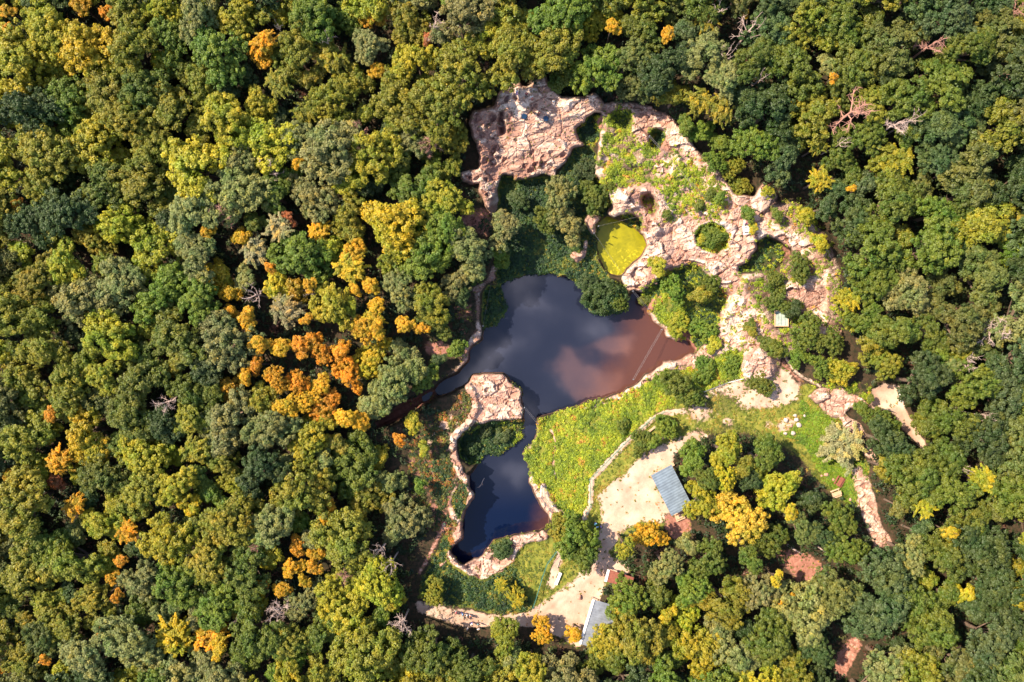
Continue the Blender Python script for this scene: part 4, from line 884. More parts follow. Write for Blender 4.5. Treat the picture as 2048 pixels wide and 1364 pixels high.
# dead trees
def dead_mesh(seed, n1=7, fine=3):
    r = np.random.default_rng(seed); mb = MB()
    mb.tube([(0, 0, -.3), (.03, .02, .8), (0, .05, 1.6), (.05, 0, 2.2)], [.085, .07, .055, .04], 7)
    for i in range(n1):
        a = 2 * math.pi * i / n1 + r.uniform(-.4, .4); z0 = r.uniform(1.3, 2.2); L_ = r.uniform(.7, 1.1); el = r.uniform(.1, .9)
        p = np.array([0.02, .02, z0]); d = np.array([math.cos(a) * math.cos(el), math.sin(a) * math.cos(el), math.sin(el)]); pts = [p.copy()]
        for s in range(5): d = d + r.normal(size=3) * .22; d /= np.linalg.norm(d); p = p + d * L_ / 5; pts.append(p.copy())
        mb.tube(pts, list(np.linspace(.034, .012, 6)), 5)
        for s in range(2, 6):
            for _ in range(fine):
                q = pts[s].copy(); dd = d * .5 + r.normal(size=3) * .7; dd[2] *= .5; dd /= np.linalg.norm(dd); pp = [q.copy()]
                for __ in range(3): dd = dd + r.normal(size=3) * .3; dd /= np.linalg.norm(dd); q = q + dd * r.uniform(.07, .15); pp.append(q.copy())
                mb.tube(pp, [.014, .011, .008, .005], 4)
    me = bpy.data.meshes.new('branches'); me.from_pydata(mb.v, [], mb.f); me.update(); return me
DM = [dead_mesh(5, 6, 1), dead_mesh(6, 7, 2), dead_mesh(7, 8, 4), dead_mesh(8, 10, 5)]
DM2 = []
for m_ in DM: m_.materials.append(DEAD); q = m_.copy(); q.materials[0] = DEADR; DM2.append(q)
for j, (x, y, r, q) in enumerate(DEADL):
    g0 = zat(x, y); hgt = random.uniform(8.5, 10); X, Y, _ = P(x, y, g0 + hgt * .8); rad = r / 10 * .98
    red = q in (2, 3) and j % 2 == 0
    me = (DM2 if red else DM)[q]
    o = link('dead_tree', me); o.location = (X, Y, g0); o.scale = (rad, rad, hgt / 2.5); o.rotation_euler = (0, 0, random.uniform(0, 6.28))
    tag(o, 'bare %s dead tree at %s' % ('reddish' if red else 'pale grey', where(x, y)), 'dead tree', 'dead trees of the forest')

# ------------------------------------------------------------------ ground cover (nobody could count it)
def cover(name, mask, n, rad, hgt, leaves, ls, palette, label, seed, lift=0.0, kindgrp=None):
    r = np.random.default_rng(seed); w = mask.ravel().astype(float); w /= w.sum()
    pick = r.choice(len(w), n, p=w); x = PX.ravel()[pick] + r.uniform(-1, 1, n); y = PY.ravel()[pick] + r.uniform(-1, 1, n)
    z = samp(Z, x, y); kk = (H - z) / FPX; cx = (x - CX) * kk; cy = -(y - CY) * kk
    R_ = r.uniform(rad[0], rad[1], n); Hh = r.uniform(hgt[0], hgt[1], n)
    pal = np.array([p[0] for p in palette]); pw = np.array([p[1] for p in palette], float); pw /= pw.sum()
    sel = (fbm(x / 22, y / 22, 3, seed + 5) * 1.6 - .3 + r.normal(size=n) * .16); cum = np.cumsum(pw); ci = np.searchsorted(cum, np.clip(sel, 0, .999)); pc = pal[np.clip(ci, 0, len(pal) - 1)]
    k = np.repeat(np.arange(n), leaves); d = unit(r.normal(size=(len(k), 3))); d[:, 2] = np.abs(d[:, 2])
    cen = np.stack([cx[k] + d[:, 0] * R_[k] * r.uniform(.3, 1, len(k)), cy[k] + d[:, 1] * R_[k] * r.uniform(.3, 1, len(k)), z[k] + lift + d[:, 2] * Hh[k]], 1)
    nor = unit(d * .5 + [0, 0, .8] + r.normal(size=d.shape) * .35)
    V, F = quads(cen, nor, ls * r.uniform(.6, 1.2, len(k)), r)
    cc = pc[k] * (r.uniform(.65, 1.3, (n, 1))[k]) * r.uniform(.8, 1.2, (len(k), 1))
    me = mesh_np(name, V, F, False, np.repeat(cc, 4, 0)); o = link(name, me, None, LEAFV); tag(o, label, 'ground plants', kind='stuff'); return o
grass_ = CLS[..., 1]; lush_shade = AUX[..., 1]
water_ = np.maximum(poly_mask(LAKE, True), poly_mask(POND, True))
inview = ((PX > -10) & (PX < 2060) & (PY > -10) & (PY < 1375)).astype(np.float32)
inq = ((PX > 820) & (PX < 1880) & (PY > 150) & (PY < 1300))
br = np.where(fbm(PX / 10, PY / 10, 3, 91) > np.where(RID == REG.index('scrub_slope'), .52, .42), 1, .10)
meadow_ids = [REG.index(q) for q in ('meadow', 'scrub_slope', 'rock_massif', 'rock_spur', 'wooded_hollow', 'grassy_hollow', 'crater')]
isl = np.isin(RID, meadow_ids)
m_b = grass_ * (1 - lush_shade) * inq * isl * (1 - water_) * br
cover('meadow_plants', m_b, 12000, (.2, .65), (.08, .42), 22, .125, [((.12, .18, .012), 2.2), ((.22, .28, .014), 3.5), ((.33, .36, .016), 3), ((.42, .36, .02), .6), ((.45, .22, .03), .05)], 'bright green and yellow meadow plants over the slopes round the lake', 301)
m_d = grass_ * np.where(lush_shade > .3, lush_shade, 0) * inq * (1 - water_)  # includes the south lawn, where dark plants deepen the painted shade
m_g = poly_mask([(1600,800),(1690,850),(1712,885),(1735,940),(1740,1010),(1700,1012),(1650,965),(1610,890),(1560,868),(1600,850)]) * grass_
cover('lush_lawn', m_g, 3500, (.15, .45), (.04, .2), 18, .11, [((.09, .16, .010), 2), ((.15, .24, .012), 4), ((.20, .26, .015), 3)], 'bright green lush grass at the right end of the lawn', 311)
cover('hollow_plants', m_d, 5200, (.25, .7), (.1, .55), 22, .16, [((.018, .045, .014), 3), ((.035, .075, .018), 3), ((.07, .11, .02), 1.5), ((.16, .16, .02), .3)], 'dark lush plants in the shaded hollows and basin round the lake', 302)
m_l = grass_ * (1 - lush_shade * .4) * inq * (~isl) * (1 - water_) * (CLEAR > .5) * np.where(fbm(PX / 14, PY / 14, 3, 92) > .45, 1, .25)
cover('lawn_grass', m_l, 6000, (.2, .5), (.04, .16), 16, .11, [((.11, .14, .015), 3), ((.19, .20, .02), 3), ((.30, .23, .03), 2), ((.40, .25, .04), .5)], 'short yellow-green grass tufts on the lawns beside the sandy clearing', 303)
m_s = (CLS[..., 2] > .5) * (fbm(PX / 9, PY / 9, 3, 95) > .70) * inq + (CLS[..., 0] > .6) * (fbm(PX / 8, PY / 8, 3, 96) > .66) * inq * 1.0 + (CLS[..., 3] > .4) * inq * .5 * (CLEAR > .5)
m_r = (RID == REG.index('rocky_bank')) * (fbm(PX / 11, PY / 11, 3, 97) > .46) * (1 - water_) * 1.0
cover('rusty_scrub', m_r, 1500, (.2, .6), (.1, .5), 20, .13, [((.03, .05, .012), 3), ((.08, .09, .015), 2.5), ((.24, .09, .02), 1.5), ((.20, .19, .02), 1.5), ((.42, .15, .03), .6)], 'dark green and rusty scrub on the red bank left of the south pool', 312)
cover('weeds', m_s * (1 - water_) * (AUX[..., 0] < .9), 1300, (.1, .28), (.03, .15), 12, .08, [((.10, .13, .02), 3), ((.22, .2, .02), 3), ((.42, .18, .03), 1)], 'scattered weeds on the bare rock, sand and red earth', 304)
m_f = inview * (CLEAR < .5) * (1 - blur(CLEAR.copy(), 6) * .3)
cover('undergrowth', m_f, 16000, (.5, 1.3), (.4, 2.0), 20, .24, [((.020, .040, .012), 4), ((.040, .065, .015), 3), ((.07, .075, .02), 1.4), ((.12, .05, .03), .35)], 'dark undergrowth on the forest floor between the trees', 305)

# woods beyond the picture on all sides, one mass
def outer_woods():
    r = np.random.default_rng(77); cen, nor, size, tint, cs, lc = crown_pts(r, nsub=70, leaves=16, lobes=7, sub=(.15, .26), ls=.62)
    V0, F0 = quads(cen, nor, size, r); Vs, Fs, Ts = [], [], []; n = 0; off = 0
    cols = [CN[q] for q in ('olive-green', 'mid-green', 'sage-green', 'dark green', 'yellow-green')]
    pts = []
    for _ in range(2600):
        x, y = r.uniform(-370, 2420), r.uniform(-370, 1735)
        if -75 < x < 2123 and -75 < y < 1439: continue
        if any((x - a) ** 2 + (y - b) ** 2 < 68 ** 2 for a, b in pts): continue
        pts.append((x, y))
    for x, y in pts:
        g = zat(x, y); rad = r.uniform(4, 5.2); h = r.uniform(4.5, 6); X, Y, _ = P(x, y, g + h)
        a = r.uniform(0, 6.28); ca, sa = math.cos(a), math.sin(a); M = np.array([[ca, -sa, 0], [sa, ca, 0], [0, 0, 1]]) * rad
        Vs.append(V0 @ M.T + [X, Y, g + h]); Fs.append(F0 + off); off += len(V0); c_ = np.array(cols[r.integers(0, len(cols))])
        Ts.append(np.repeat(c_ * (.6 + .7 * tint[:, :1]), 4, 0))
    me = mesh_np('surrounding_forest', np.concatenate(Vs), np.concatenate(Fs), False, np.concatenate(Ts))
    tag(link('surrounding_forest', me, None, LEAFV), 'unbroken green forest continuing beyond the edges of the view', 'forest', kind='stuff')
outer_woods()
# ------------------------------------------------------------------ built things
STEEL = simple('roof_steel', (.19, .235, .28), .55, .2, var=.25, vs=.9)
STEEL2 = simple('roof_steel_grey', (.25, .27, .31), .6, .2, var=.25, vs=.9)
WOOD = simple('pale_wood', (.55, .36, .22), .8, var=.25, vs=5)
WOODR = simple('red_brown_wood', (.25, .08, .05), .8, var=.25, vs=4)
WHITE = simple('white_paint', (.80, .78, .74), .5, var=.06)
GREENM = simple('green_metal', (.03, .14, .11), .5, .2, var=.1)
GREYM = simple('grey_metal', (.30, .31, .33), .4, .6, var=.1)
CABLE = simple('steel_cable', (.22, .20, .20), .6, .2)
STONE = simple('boulder_stone', (.44, .36, .31), .9, var=.22, vs=3, bump=.5)
STONER = simple('red_boulder_stone', (.46, .25, .18), .9, var=.25, vs=3, bump=.5)
GRID_M = simple('weathered_panel', (.34, .40, .33), .6, var=.35, vs=2.0)
SCREEN = simple('fence_mesh', (.035, .16, .12), .6)
def corr_roof(name, q, z, mat, parent, nrib, thick=.05, amp=.018):
    """corrugated sheet over the quad q (TL, TR, BR, BL world xy), heights z per corner, ribs along TL->TR"""
    mb = MB(); nu = nrib * 4; nv = 5; vs = []
    q = [Vector((a[0], a[1], h)) for a, h in zip(q, z)]
    for s in (0, 1):
        for i in range(nu + 1):
            u = i / nu
            for j in range(nv + 1):
                v = j / nv; p = (q[0] * (1 - v) + q[1] * v) * (1 - u) + (q[3] * (1 - v) + q[2] * v) * u
                vs.append((p.x, p.y, p.z + amp * math.sin(2 * math.pi * u * nrib) - s * thick))
    n1 = (nu + 1) * (nv + 1); F = []
    I = lambda i, j, s: s * n1 + i * (nv + 1) + j
    for i in range(nu):
        for j in range(nv):
            F.append((I(i, j, 0), I(i + 1, j, 0), I(i + 1, j + 1, 0), I(i, j + 1, 0))); F.append((I(i, j, 1), I(i, j + 1, 1), I(i + 1, j + 1, 1), I(i + 1, j, 1)))
    for i in range(nu): F.append((I(i, 0, 1), I(i + 1, 0, 1), I(i + 1, 0, 0), I(i, 0, 0))); F.append((I(i, nv, 0), I(i + 1, nv, 0), I(i + 1, nv, 1), I(i, nv, 1)))
    for j in range(nv): F.append((I(0, j, 0), I(0, j + 1, 0), I(0, j + 1, 1), I(0, j, 1))); F.append((I(nu, j, 1), I(nu, j + 1, 1), I(nu, j + 1, 0), I(nu, j, 0)))
    mb.add(vs, F); return mb.build(name, mat, parent)
def shelter(pix, zr, g, mat, label, nrib, fascia=None, cat='shelter'):
    w = [P(x, y, h) for (x, y), h in zip(pix, zr)]; c = sum((Vector(p) for p in w), Vector()) / 4
    e = empty('picnic_shelter', (c.x, c.y, g)); L_ = [(p[0] - c.x, p[1] - c.y) for p in w]; zz_ = [h - g for h in zr]
    corr_roof('roof', L_, zz_, mat, e, nrib)
    pts = [(L_[a][0] * (1 - t) + L_[b][0] * t, L_[a][1] * (1 - t) + L_[b][1] * t, zz_[a] * (1 - t) + zz_[b] * t) for a, b in ((0, 3), (1, 2)) for t in (.06, .5, .94)]
    for p in pts:
        mb = MB(); mb.box((p[0] * .94, p[1] * .94, (p[2] - .15) / 2), (.14, .14, p[2] - .15), bev=.015); mb.build('post', WOOD, e)
    for a, b in ((0, 3), (1, 2)):
        A = Vector((L_[a][0], L_[a][1], zz_[a])) ; B = Vector((L_[b][0], L_[b][1], zz_[b])); A = Vector((A.x * .94, A.y * .94, A.z - .17)); B = Vector((B.x * .94, B.y * .94, B.z - .17))
        mb = MB(); mb.tube([A, B], .07, 4); mb.build('beam', WOOD, e)
    if fascia:
        a, b = fascia; A = Vector((L_[a][0], L_[a][1], zz_[a] + .05)); B = Vector((L_[b][0], L_[b][1], zz_[b] + .05)); d = (B - A).normalized(); n = Vector((-d.y, d.x, 0)) * .24
        mb = MB(); v = [A - n, A + n, B + n, B - n]; mb.add([p for p in v] + [p + Vector((0, 0, .07)) for p in v], [(0, 3, 2, 1), (4, 5, 6, 7), (0, 1, 5, 4), (1, 2, 6, 5), (2, 3, 7, 6), (3, 0, 4, 7)]); mb.build('ridge_cap', WHITE, e)
    tag(e, label, cat); return e
g1 = zat(1340, 980)
shelter([(1302, 951), (1343, 929), (1384, 1010), (1343, 1032)], [g1 + 3.0, g1 + 2.6, g1 + 2.6, g1 + 3.0], g1, STEEL, 'open shelter with blue-grey corrugated metal roof beside the sandy clearing', 17)
g2 = zat(1200, 1250)
shelter([(1187, 1199), (1236, 1213), (1212, 1302), (1160, 1288)], [g2 + 3.4, g2 + 2.7, g2 + 2.7, g2 + 3.4], g2, STEEL2, 'long open shelter with pale grey corrugated roof and a white ridge strip under the trees', 18, fascia=(0, 3))
g3 = zat(1240, 1155)
e3 = shelter([(1217, 1139), (1268, 1155), (1262, 1176), (1211, 1163)], [g3 + 2.4, g3 + 2.2, g3 + 2.2, g3 + 2.4], g3, WOODR, 'small hut with a red-brown plank roof and a white panel on its side', 9, fascia=(0, 3), cat='hut'); e3.name = 'small_hut'
# framed panel lying on the rock
gz = zat(1563, 637) + .35; a = P(1549, 621, gz); b = P(1577, 653, gz); cx_, cy_ = (a[0] + b[0]) / 2, (a[1] + b[1]) / 2; wx, wy = abs(b[0] - a[0]), abs(b[1] - a[1])
e = empty('framed_panel', (cx_, cy_, gz - .35)); tag(e, 'weathered grey-green panel in a pale timber frame on the rocky ground', 'platform')
mb = MB(); mb.box((0, 0, .3), (wx - .3, wy - .3, .08)); mb.build('panel', GRID_M, e)
for cc, dd in (((0, wy / 2 - .09, .35), (wx, .18, .22)), ((0, -wy / 2 + .09, .35), (wx, .18, .22)), ((wx / 2 - .09, 0, .352), (.18, wy - .37, .22)), ((-wx / 2 + .09, 0, .352), (.18, wy - .37, .22))):
    mb = MB(); mb.box(cc, dd, bev=.02); mb.build('frame', WOOD, e)
for i in range(1, 4):
    mb = MB(); mb.box((-wx / 2 + wx * i / 4, 0, .36), (.05, wy - .4, .05)); mb.build('batten', GREYM, e)

def fence(pix, h, label, name='mesh_fence', post_m=GREENM, panel=True, group=None, step=2.0):
    g0 = G(*pix[0]); e = empty(name, g0); o = Vector(g0)
    pts = [Vector(G(*p)) - o for p in pix]; stops = [pts[0]]
    for a, b in zip(pts[:-1], pts[1:]):
        n = max(1, round((b - a).length / step)); stops += [a.lerp(b, i / n) for i in range(1, n + 1)]
    for p in stops:
        mb = MB(); mb.tube([p + Vector((0, 0, -.3)), p + Vector((0, 0, h + .05))], .045, 6); mb.build('post', post_m, e)
    for zz_ in ((h,) if panel else (h, h * .5)):
        mb = MB(); mb.tube([p + Vector((0, 0, zz_)) for p in stops], .035, 5); mb.build('rail', post_m, e)
    if panel:
        mb = MB(); wires = 7
        for k in range(1, wires): mb.tube([p + Vector((0, 0, h * k / wires)) for p in stops], .012, 3)
        for a, b in zip(stops[:-1], stops[1:]):
            for i in range(1, 10): q = a.lerp(b, i / 10); mb.tube([q, q + Vector((0, 0, h))], .012, 3)
        mb.build('mesh_panel', SCREEN, e)
    tag(e, label, 'fence', group); return e
fence([(1168,1034),(1181,1010),(1179,957),(1246,888),(1302,837),(1328,823)], 1.3, 'long green mesh fence between the bright meadow and the upper path', group='green fences')
fence([(1113,1100),(1094,1125),(1085,1150),(1074,1187),(1065,1214)], 1.3, 'green mesh fence on the lawn below the south pool', group='green fences')
fence([(1092,974),(1097,994),(1112,1014),(1129,1031)], 1.1, 'handrail along the meadow side of the short walkway', 'handrail', GREYM, False)
fence([(1082,968),(1081,992),(1098,1016),(1113,1032)], 1.1, 'handrail along the lake side of the short walkway', 'handrail', GREYM, False)
fence([(1406,783),(1453,765),(1484,757)], 1.1, 'thin handrail above the upper path below the rock knob', 'handrail', GREYM, False)
fence([(1741,816),(1768,818),(1782,822)], 1.1, 'dark handrail on the lower side of the viewpoint', 'handrail', GREYM, False)
fence([(1464,425),(1500,398),(1512,392)], 1.1, 'handrail running over the pale rock saddle', 'handrail', GREYM, False)
fence([(1486,435),(1484,466),(1506,465)], 1.1, 'corner handrail of the picnic spot on the pale rock', 'handrail', GREYM, False)

def cables(ends, hs, label, gap=.26, n=2, group='steel cables over the quarry'):
    A = Vector(P(*ends[0], hs[0])); B = Vector(P(*ends[1], hs[1])); e = empty('overhead_cable', A)
    d = (B - A); s = Vector((-d.y, d.x, 0)).normalized()
    for i in range(n):
        off = s * gap * (i - (n - 1) / 2); mb = MB()
        mb.tube([d * t + off + Vector((0, 0, -4 * .012 * d.length * t * (1 - t))) for t in np.linspace(0, 1, 13)], .022 if n > 1 else .012, 5); mb.build('cable', CABLE, e)
    for p, z in ((Vector((0, 0, 0)), hs[0]), (d, hs[1])):
        mb = MB(); mb.box(p + Vector((0, 0, -.35)), (.16, .16, 1.0), bev=.02); mb.build('anchor', GREYM, e)
    tag(e, label, 'cable', group)
zt = lambda x, y, d=.5: zat(x, y) + d
cables([(1299,272),(1422,408)], [zt(1292,268,1), zt(1422,408)], 'pair of steel cables crossing the scrubby top of the rock massif')
cables([(1188,466),(1247,550)], [zt(1180,450), zt(1252,560)], 'steel cable crossing the green algae pond lengthwise', n=1)
cables([(1197,452),(1290,430)], [zt(1180,450), zt(1292,430)], 'faint steel cable crossing the top of the green algae pond', n=1)
cables([(1266,582),(1297,618)], [zt(1258,572), zt(1303,612)], 'short pair of cables between the pale spur and the scrubby rock')
cables([(1324,659),(1267,759)], [zt(1328,655), zt(1262,775)], 'long pair of cables crossing the brown east bay')
cables([(1049,815),(1076,847)], [zt(1040,812), zt(1082,848)], 'short pair of cables between the rock peninsula and the meadow')
cables([(984,556),(966,652)], [zt(990,550), zt(955,655)], 'thin cable along the left shore of the lake', n=1)

def blob(seed, rx, ry, rz, sub=2, flat=.0):
    bm = __import__('bmesh').new(); __import__('bmesh').ops.create_icosphere(bm, subdivisions=3, radius=1); r = np.random.default_rng(seed)
    o = r.uniform(0, 50, 3)
    planes = [(Vector(r.normal(size=3)).normalized(), r.uniform(.62, .9)) for _ in range(9)]
    for v in bm.verts:
        p = v.co.copy()
        for n, d in planes:
            q = p.dot(n)
            if q > d: p -= n * (q - d) * .85
        k = 1 + (vnoise(np.array([p.x * 2 + o[0]]), np.array([p.y * 2 + p.z * 1.7 + o[1]]), 3)[0] - .5) * .22
        v.co = Vector((p.x * rx * k, p.y * ry * k, p.z * rz * k))
    me = bpy.data.meshes.new('boulder'); bm.to_mesh(me); bm.free(); return me
STN = [(1571,840,4.8,5,'large grey boulder at the upper left of the stone circle'),(1590,831,4.5,3.2,'small pale boulder at the top of the stone circle'),(1592,839.5,5.5,4,'flat pale boulder just below the top one of the stone circle'),(1597,850,5,5.6,'large pale boulder at the right of the stone circle'),(1582,851,3.4,4,'reddish slab in the middle of the stone circle'),(1585.5,866,5.6,4.6,'large boulder at the bottom of the stone circle'),(1570,867,4,3.6,'small boulder at the lower left of the stone circle'),(1608.5,831.5,3.2,2.6,'lone small white boulder right of the stone circle')]
RED_ = [(1652,949,4.5,3.6,'pinkish boulder on the lower lawn by the dirt track'),(1643,951,2.6,2.4,'tiny reddish stone left of the pinkish lawn boulder'),(1666,959,3,3,'small reddish stone on the shaded lawn'),(1700,999,3.4,3.8,'reddish stone at the far lower end of the shaded lawn'),(1299,216,5.2,5,'upper of two pinkish boulders at the top edge of the rock massif'),(1298.5,226,5,6.4,'lower, paler of two boulders at the top edge of the rock massif'),(1242,631,0,0,''),(1242,581.5,0,0,''),(1253,594,4.5,3.5,'pale stone at the water below the tip of the rock spur'),(1162,1195,0,0,''),(978,1094,3,3.4,'orange stone on the shore of the south pool'),(1021,1110,4,3.4,'orange stone on the rock rim of the south pool'),(1158,1193,6,6,'pinkish stone at the edge of the sandy clearing near the fence'),(1310,566,4.5,3.5,'reddish block fallen below the rock spur')]
for i, (x, y, rx, ry, lab) in enumerate(STN + RED_):
    if not rx: continue
    me = blob(i + 5, rx * .1, ry * .1, min(rx, ry) * .075); o = link('boulder', me, None, STONE if i < len(STN) and i != 4 else STONER); me.polygons.foreach_set('use_smooth', [True] * len(me.polygons))
    w = G(x, y); o.location = (w[0], w[1], max(w[2], -1.2) + min(rx, ry) * .035); tag(o, lab, 'boulder', 'boulders of the stone circle' if i < len(STN) else 'reddish boulders round the quarry')

def bench(px, py, ang, ln, label, mat=WOOD, w=.42, name='bench', back=False):
    g = G(px, py); e = empty(name, g, R(ang))
    mb = MB(); 
    for s in (-1, 0, 1): mb.box((0, s * w / 3, .45), (ln, w / 3 - .02, .06), bev=.01)
    mb.build('seat', mat, e)
    for s in (-1, 1):
        mb = MB(); mb.box((s * (ln / 2 - .25), 0, .21), (.12, w * .9, .42), bev=.01); mb.build('leg', mat, e)
    if back:
        mb = MB(); mb.box((0, w / 2 + .02, .75), (ln, .05, .3), bev=.01); mb.build('backrest', mat, e)
    tag(e, label, 'bench')
bench(1301, 859, 36, 2.3, 'pale wooden bench left of the round bush by the path')
bench(1321, 877, 18, 2.3, 'pale wooden bench below the round bush by the path')
bench(1116, 1156, 68, 2.6, 'white bench on the strip of gravel beside the green fence', WHITE, .6)
bench(1797, 792, -82, 2.4, 'bench at the right end of the viewpoint', WHITE, .45, back=True)
bench(1331, 935, 28, 3.6, 'pale timber bench along the upper end of the blue-grey shelter', WOOD, .7)
def table(px, py, ang, label, mat=WOOD, ln=1.9):
    g = G(px, py); e = empty('picnic_table', g, R(ang))
    mb = MB()
    for k in range(5): mb.box((0, -.32 + k * .16, .74), (ln, .145, .05), bev=.01)
    mb.build('tabletop', mat, e)
    for s in (-1, 1):
        mb = MB(); mb.box((0, s * .7, .44), (ln, .26, .05), bev=.01); mb.build('seat', mat, e)
        mb = MB(); x = s * (ln / 2 - .3)
        mb.tube([(x, -.55, 0), (x, -.2, .7)], .05, 4); mb.tube([(x, .55, 0), (x, .2, .7)], .05, 4); mb.tube([(x, -.75, .38), (x, .75, .38)], .05, 4); mb.build('leg', mat, e)
    tag(e, label, 'picnic table', 'picnic tables')
table(1358, 1031, 22, 'picnic table on red earth below the blue-grey shelter')
table(1677, 962, 60, 'reddish picnic table on the shaded lawn', WOODR)
table(1670, 986, 20, 'picnic table at the lower end of the shaded lawn')
table(1491, 461, 10, 'white picnic table on the pale rock beside the dark pit', WHITE, 1.5)

def log(pts, rad, label, mat=DEAD, z=0.1, name='log'):
    W_ = [Vector(G(x, y, z)) for x, y in pts] if z < 5 else None
    mb = MB(); n = len(W_); mb.tube([p - W_[0] for p in W_], [rad * (1 - .5 * i / (n - 1)) for i in range(n)], 8)
    o = mb.build(name, mat, None, True); o.location = W_[0]; tag(o, label, 'log'); return o
log([(1566,1082),(1578,1092),(1590,1100),(1603,1107)], .28, 'pale fallen trunk at the top of the reddish forest gap')
log([(1632,1090),(1642,1098),(1655,1107)], .18, 'thin pale fallen trunk right of the reddish forest gap')
log([(1624,1154),(1634,1164),(1640,1184)], .16, 'thin forked fallen trunk below the reddish forest gap')
log([(1115,1135),(1120,1120)], .12, 'small grey log on the gravel strip')
log([(880,1131),(890,1124),(896,1118)], .28, 'broken pinkish log on the grass left of the south pool', DEADR)
mb = MB(); pts = [(953.5,975.5),(958,974),(963,968.5),(965,962),(969,955.5)]
wl = [Vector(P(x, y, LW + .03)) for x, y in pts]; mb.tube([p - wl[0] for p in wl], [.05, .11, .13, .11, .04], 6); mb.tube([wl[2] - wl[0], wl[2] - wl[0] + Vector((.35, -.1, .1))], [.05, .02], 5)
o = mb.build('driftwood', DEAD, None, True); o.location = wl[0]; tag(o, 'curved pinkish branch floating on the south pool', 'driftwood')

# ------------------------------------------------------------------ people
SKIN = simple('skin', (.55, .32, .22), .6)
def cloth(name, c): return simple(name, c, .85)
HAIRD = simple('dark_hair', (.04, .025, .02), .7); HAIRB = simple('fair_hair', (.35, .22, .10), .7)
def skin_mesh(V, E, Rr, root=0, lvl=1):
    me = bpy.data.meshes.new('tmp'); me.from_pydata(V, E, []); o = bpy.data.objects.new('tmp', me); col.objects.link(o)
    o.modifiers.new('skin', 'SKIN'); sv = me.skin_vertices[0].data
    for i, r in enumerate(Rr): sv[i].radius = (r, r) if not hasattr(r, '__len__') else r; sv[i].use_root = (i == root)
    s = o.modifiers.new('sub', 'SUBSURF'); s.levels = lvl; s.render_levels = lvl
    dg = bpy.context.evaluated_depsgraph_get(); m2 = bpy.data.meshes.new_from_object(o.evaluated_get(dg)); bpy.data.objects.remove(o); m2.polygons.foreach_set('use_smooth', [True] * len(m2.polygons)); return m2
def skeleton(pose):
    """joints of a standing 1.74 m person facing +Y"""
    J = {'pel': (0, 0, .95), 'wai': (0, 0, 1.10), 'che': (0, .01, 1.30), 'nec': (0, 0, 1.47), 'hd1': (0, .02, 1.56), 'hd2': (0, .03, 1.66), 'hd3': (0, .01, 1.72)}
    for s, n in ((-1, 'l'), (1, 'r')):
        st = {'stand': 0, 'walk': .22 * s, 'sit': 0}[pose]
        J['sh' + n] = (s * .19, 0, 1.41)
        if pose == 'sit': J['el' + n] = (s * .24, .10, 1.16); J['wr' + n] = (s * .16, .30, 1.05)
        else: J['el' + n] = (s * .25, -st * .35, 1.14); J['wr' + n] = (s * .25, .08 - st * .7, .91)
        J['hi' + n] = (s * .10, 0, .92)
        if pose == 'sit': J['kn' + n] = (s * .13, .44, .93); J['an' + n] = (s * .13, .50, .52); J['to' + n] = (s * .13, .68, .47)
        else: J['kn' + n] = (s * .11, .03 + st, .50); J['an' + n] = (s * .11, st * 1.3 - (.06 if st < 0 else 0), .08 if st >= 0 else .13); J['to' + n] = (s * .12, st * 1.3 + .16, .035)
    return J
RAD = {'pel': .125, 'wai': (.125, .10), 'che': (.15, .11), 'nec': .055, 'hd1': .075, 'hd2': .095, 'hd3': .07, 'sh': .062, 'el': .045, 'wr': .03, 'hi': .095, 'kn': .06, 'an': .042, 'to': .035}
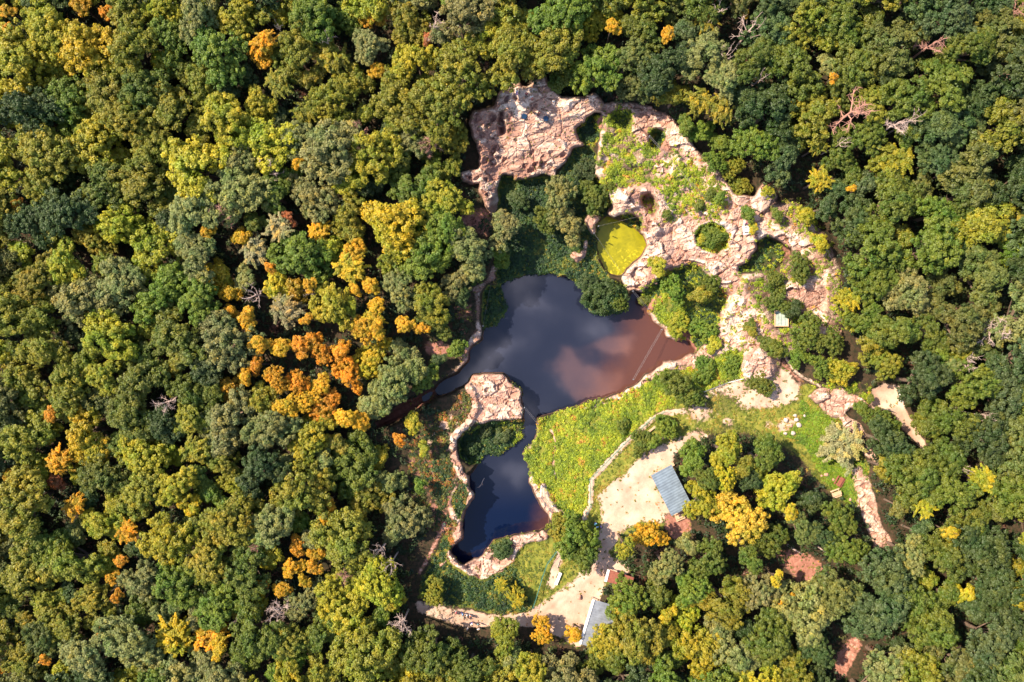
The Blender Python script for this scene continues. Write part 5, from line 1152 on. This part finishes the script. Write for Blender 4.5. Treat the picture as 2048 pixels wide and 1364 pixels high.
def person(px, py, shirt, trousers, label, pose='stand', ang=0, hair=HAIRD, hat=None, dz=0):
    key = pose
    if key not in PROTO:
        J = skeleton(pose); names = list(J); V = [J[n] for n in names]; I = {n: i for i, n in enumerate(names)}
        E = [('pel','wai'),('wai','che'),('che','nec'),('nec','hd1'),('hd1','hd2'),('hd2','hd3')]
        for n in 'lr': E += [('che','sh'+n),('sh'+n,'el'+n),('el'+n,'wr'+n),('pel','hi'+n),('hi'+n,'kn'+n),('kn'+n,'an'+n),('an'+n,'to'+n)]
        E = [(I[a], I[b]) for a, b in E]; Rr = [RAD.get(n, RAD.get(n[:2])) for n in names]
        for s, n in ((-1, 'l'), (1, 'r')):     # palm, four fingers and a thumb
            w = Vector(J['wr' + n]); d = (w - Vector(J['el' + n])).normalized(); sd = d.cross(Vector((s, 0, 0))).normalized()
            V.append(tuple(w + d * .07)); Rr.append(.026); pi = len(V) - 1; E.append((I['wr' + n], pi))
            for k in range(4):
                a_ = w + d * .10 + sd * (.024 - .016 * k); b_ = a_ + d * (.045 - .004 * abs(k - 1)) + Vector((-s * .012, 0, 0)); V += [tuple(a_), tuple(b_)]; Rr += [.009, .007]; E += [(pi, len(V) - 2), (len(V) - 2, len(V) - 1)]
            t1 = w + d * .05 + sd * .035; V += [tuple(t1), tuple(t1 + d * .035 + sd * .01)]; Rr += [.011, .008]; E += [(pi, len(V) - 2), (len(V) - 2, len(V) - 1)]
        V += [(0, .125, 1.645)]; Rr += [.014]; E += [(I['hd2'], len(V) - 1)]   # nose
        body = skin_mesh(V, E, Rr)
        def sub(keys, edges, grow):
            vs = [J[k] for k in keys]; ii = {k: q for q, k in enumerate(keys)}
            rr = [RAD.get(k, RAD.get(k[:2])) for k in keys]; rr = [tuple(x + grow for x in r) if hasattr(r, '__len__') else r + grow for r in rr]
            return skin_mesh(vs, [(ii[a], ii[b]) for a, b in edges], rr)
        sh = sub(['wai','che','shl','shr','ell','elr','pel'], [('wai','che'),('che','shl'),('che','shr'),('shl','ell'),('shr','elr'),('pel','wai')], .018)
        tr = sub(['pel','hil','hir','knl','knr','anl','anr'], [('pel','hil'),('pel','hir'),('hil','knl'),('hir','knr'),('knl','anl'),('knr','anr')], .02)
        hd = Vector(J['hd2']); hm = blob(3, .098, .112, .10); 
        for v in hm.vertices: v.co += hd + Vector((0, -.025, .045))
        PROTO[key] = (body, sh, tr, hm)
    body, sh, tr, hm = PROTO[key]
    g = G(px, py); e = empty('person', (g[0], g[1], max(g[2], LW) + dz), R(ang))
    for nm, me, mt in (('body', body, SKIN), ('shirt', sh, shirt), ('trousers', tr, trousers), ('hat' if hat else 'hair', hm, hat or hair)):
        if not me.materials: me.materials.append(mt)
        o = bpy.data.objects.new(nm, me); col.objects.link(o); o.parent = e; o.material_slots[0].link = 'OBJECT'; o.material_slots[0].material = mt
    tag(e, label, 'person', 'visitors at the quarry')
PROTO = {}
CL = {k: cloth(k + '_cloth', v) for k, v in dict(red=(.60, .03, .03), black=(.02, .02, .025), lightblue=(.22, .50, .75), white=(.85, .85, .85), orange=(.75, .22, .08), teal=(.04, .36, .40), grey=(.35, .35, .38), cyan=(.06, .52, .68), blue=(.05, .08, .35), violet=(.18, .12, .50), pink=(.85, .06, .20), green=(.05, .20, .12), darkred=(.35, .03, .05)).items()}
PEOPLE = [(906,1222,'black','black','person in black at the left end of the group on the lower path','walk',80),(913,1221.5,'red','grey','person in a red shirt on the lower path beside the one in black','walk',80),
 (926,1225,'lightblue','blue','person in a light blue shirt on the lower path','walk',85),(929.5,1231.5,'black','black','person in dark clothes just below the one in light blue on the lower path','walk',75),
 (934.5,1227,'white','grey','person in a white shirt at the right side of the lower path group','walk',80),(941,1228.5,'orange','white','person in an orange shirt leading the lower path group','walk',80),
 (944,1243.5,'white','blue','person in white at the lower edge of the path, left of the teal shirt','stand',30),(957,1244,'teal','black','person in a teal shirt at the lower edge of the path','stand',-20),
 (957.5,1253,'white','black','person in white at the wood edge straight below the teal shirt','stand',10),(936,1253,'grey','grey','person in grey standing at the shaded wood edge below the path','stand',60),
 (1190,1045,'cyan','blue','person in a cyan shirt at the top of the group by the sandy clearing','stand',30),(1193,1051,'lightblue','black','person in pale blue just below the topmost cyan shirt','stand',200),
 (1201,1051.5,'violet','blue','person in a violet shirt at the right of the group by the sandy clearing','stand',120),(1187.5,1065,'cyan','grey','person in cyan at the lower end of the group beside the tree','stand',-40),
 (1182.5,1068,'red','black','person in red beside the lower cyan shirt under the tree','stand',60),(891,1045,'green','darkred','person in dark green at the head of the red earth path','walk',-30),
 (1034,185,'white','violet','person in white at the upper left rim of the pink cliff','sit',180),(1053,190,'darkred','black','person in dark red sitting near the cliff rim','sit',170),(1063,196,'white','darkred','person in a white top right of the dark red sitter on the cliff','sit',200),
 (1107,205,'white','grey','person in white alone on the upper right of the pink cliff','sit',180),(1485,428,'pink','pink','person in pink left of the lone tree on the pale rock','stand',0),(1490,448,'darkred','blue','person in dark red above the white picnic table','stand',20),
 (1084,972,'white','blue','person at the upper end of the short walkway above the lake','stand',-60),(1105,1010,'white','black','person in white halfway down the short walkway','walk',-30),(1105,1024,'red','grey','person in red at the lake side of the short walkway','stand',-60),
 (1069,229,'black','black','person in black left of the other beside the rock pools','sit',20),(1076,232,'black','darkred','person in black and red between the two round rock pools','sit',-30)]
for x, y, s, tq, lab, pose, a in PEOPLE:
    person(x, y, CL[s], CL[tq], lab, pose, a, hair=HAIRB if 'white' in s else HAIRD, dz=-.47 if pose == 'sit' and (x > 1060 or True) else 0)
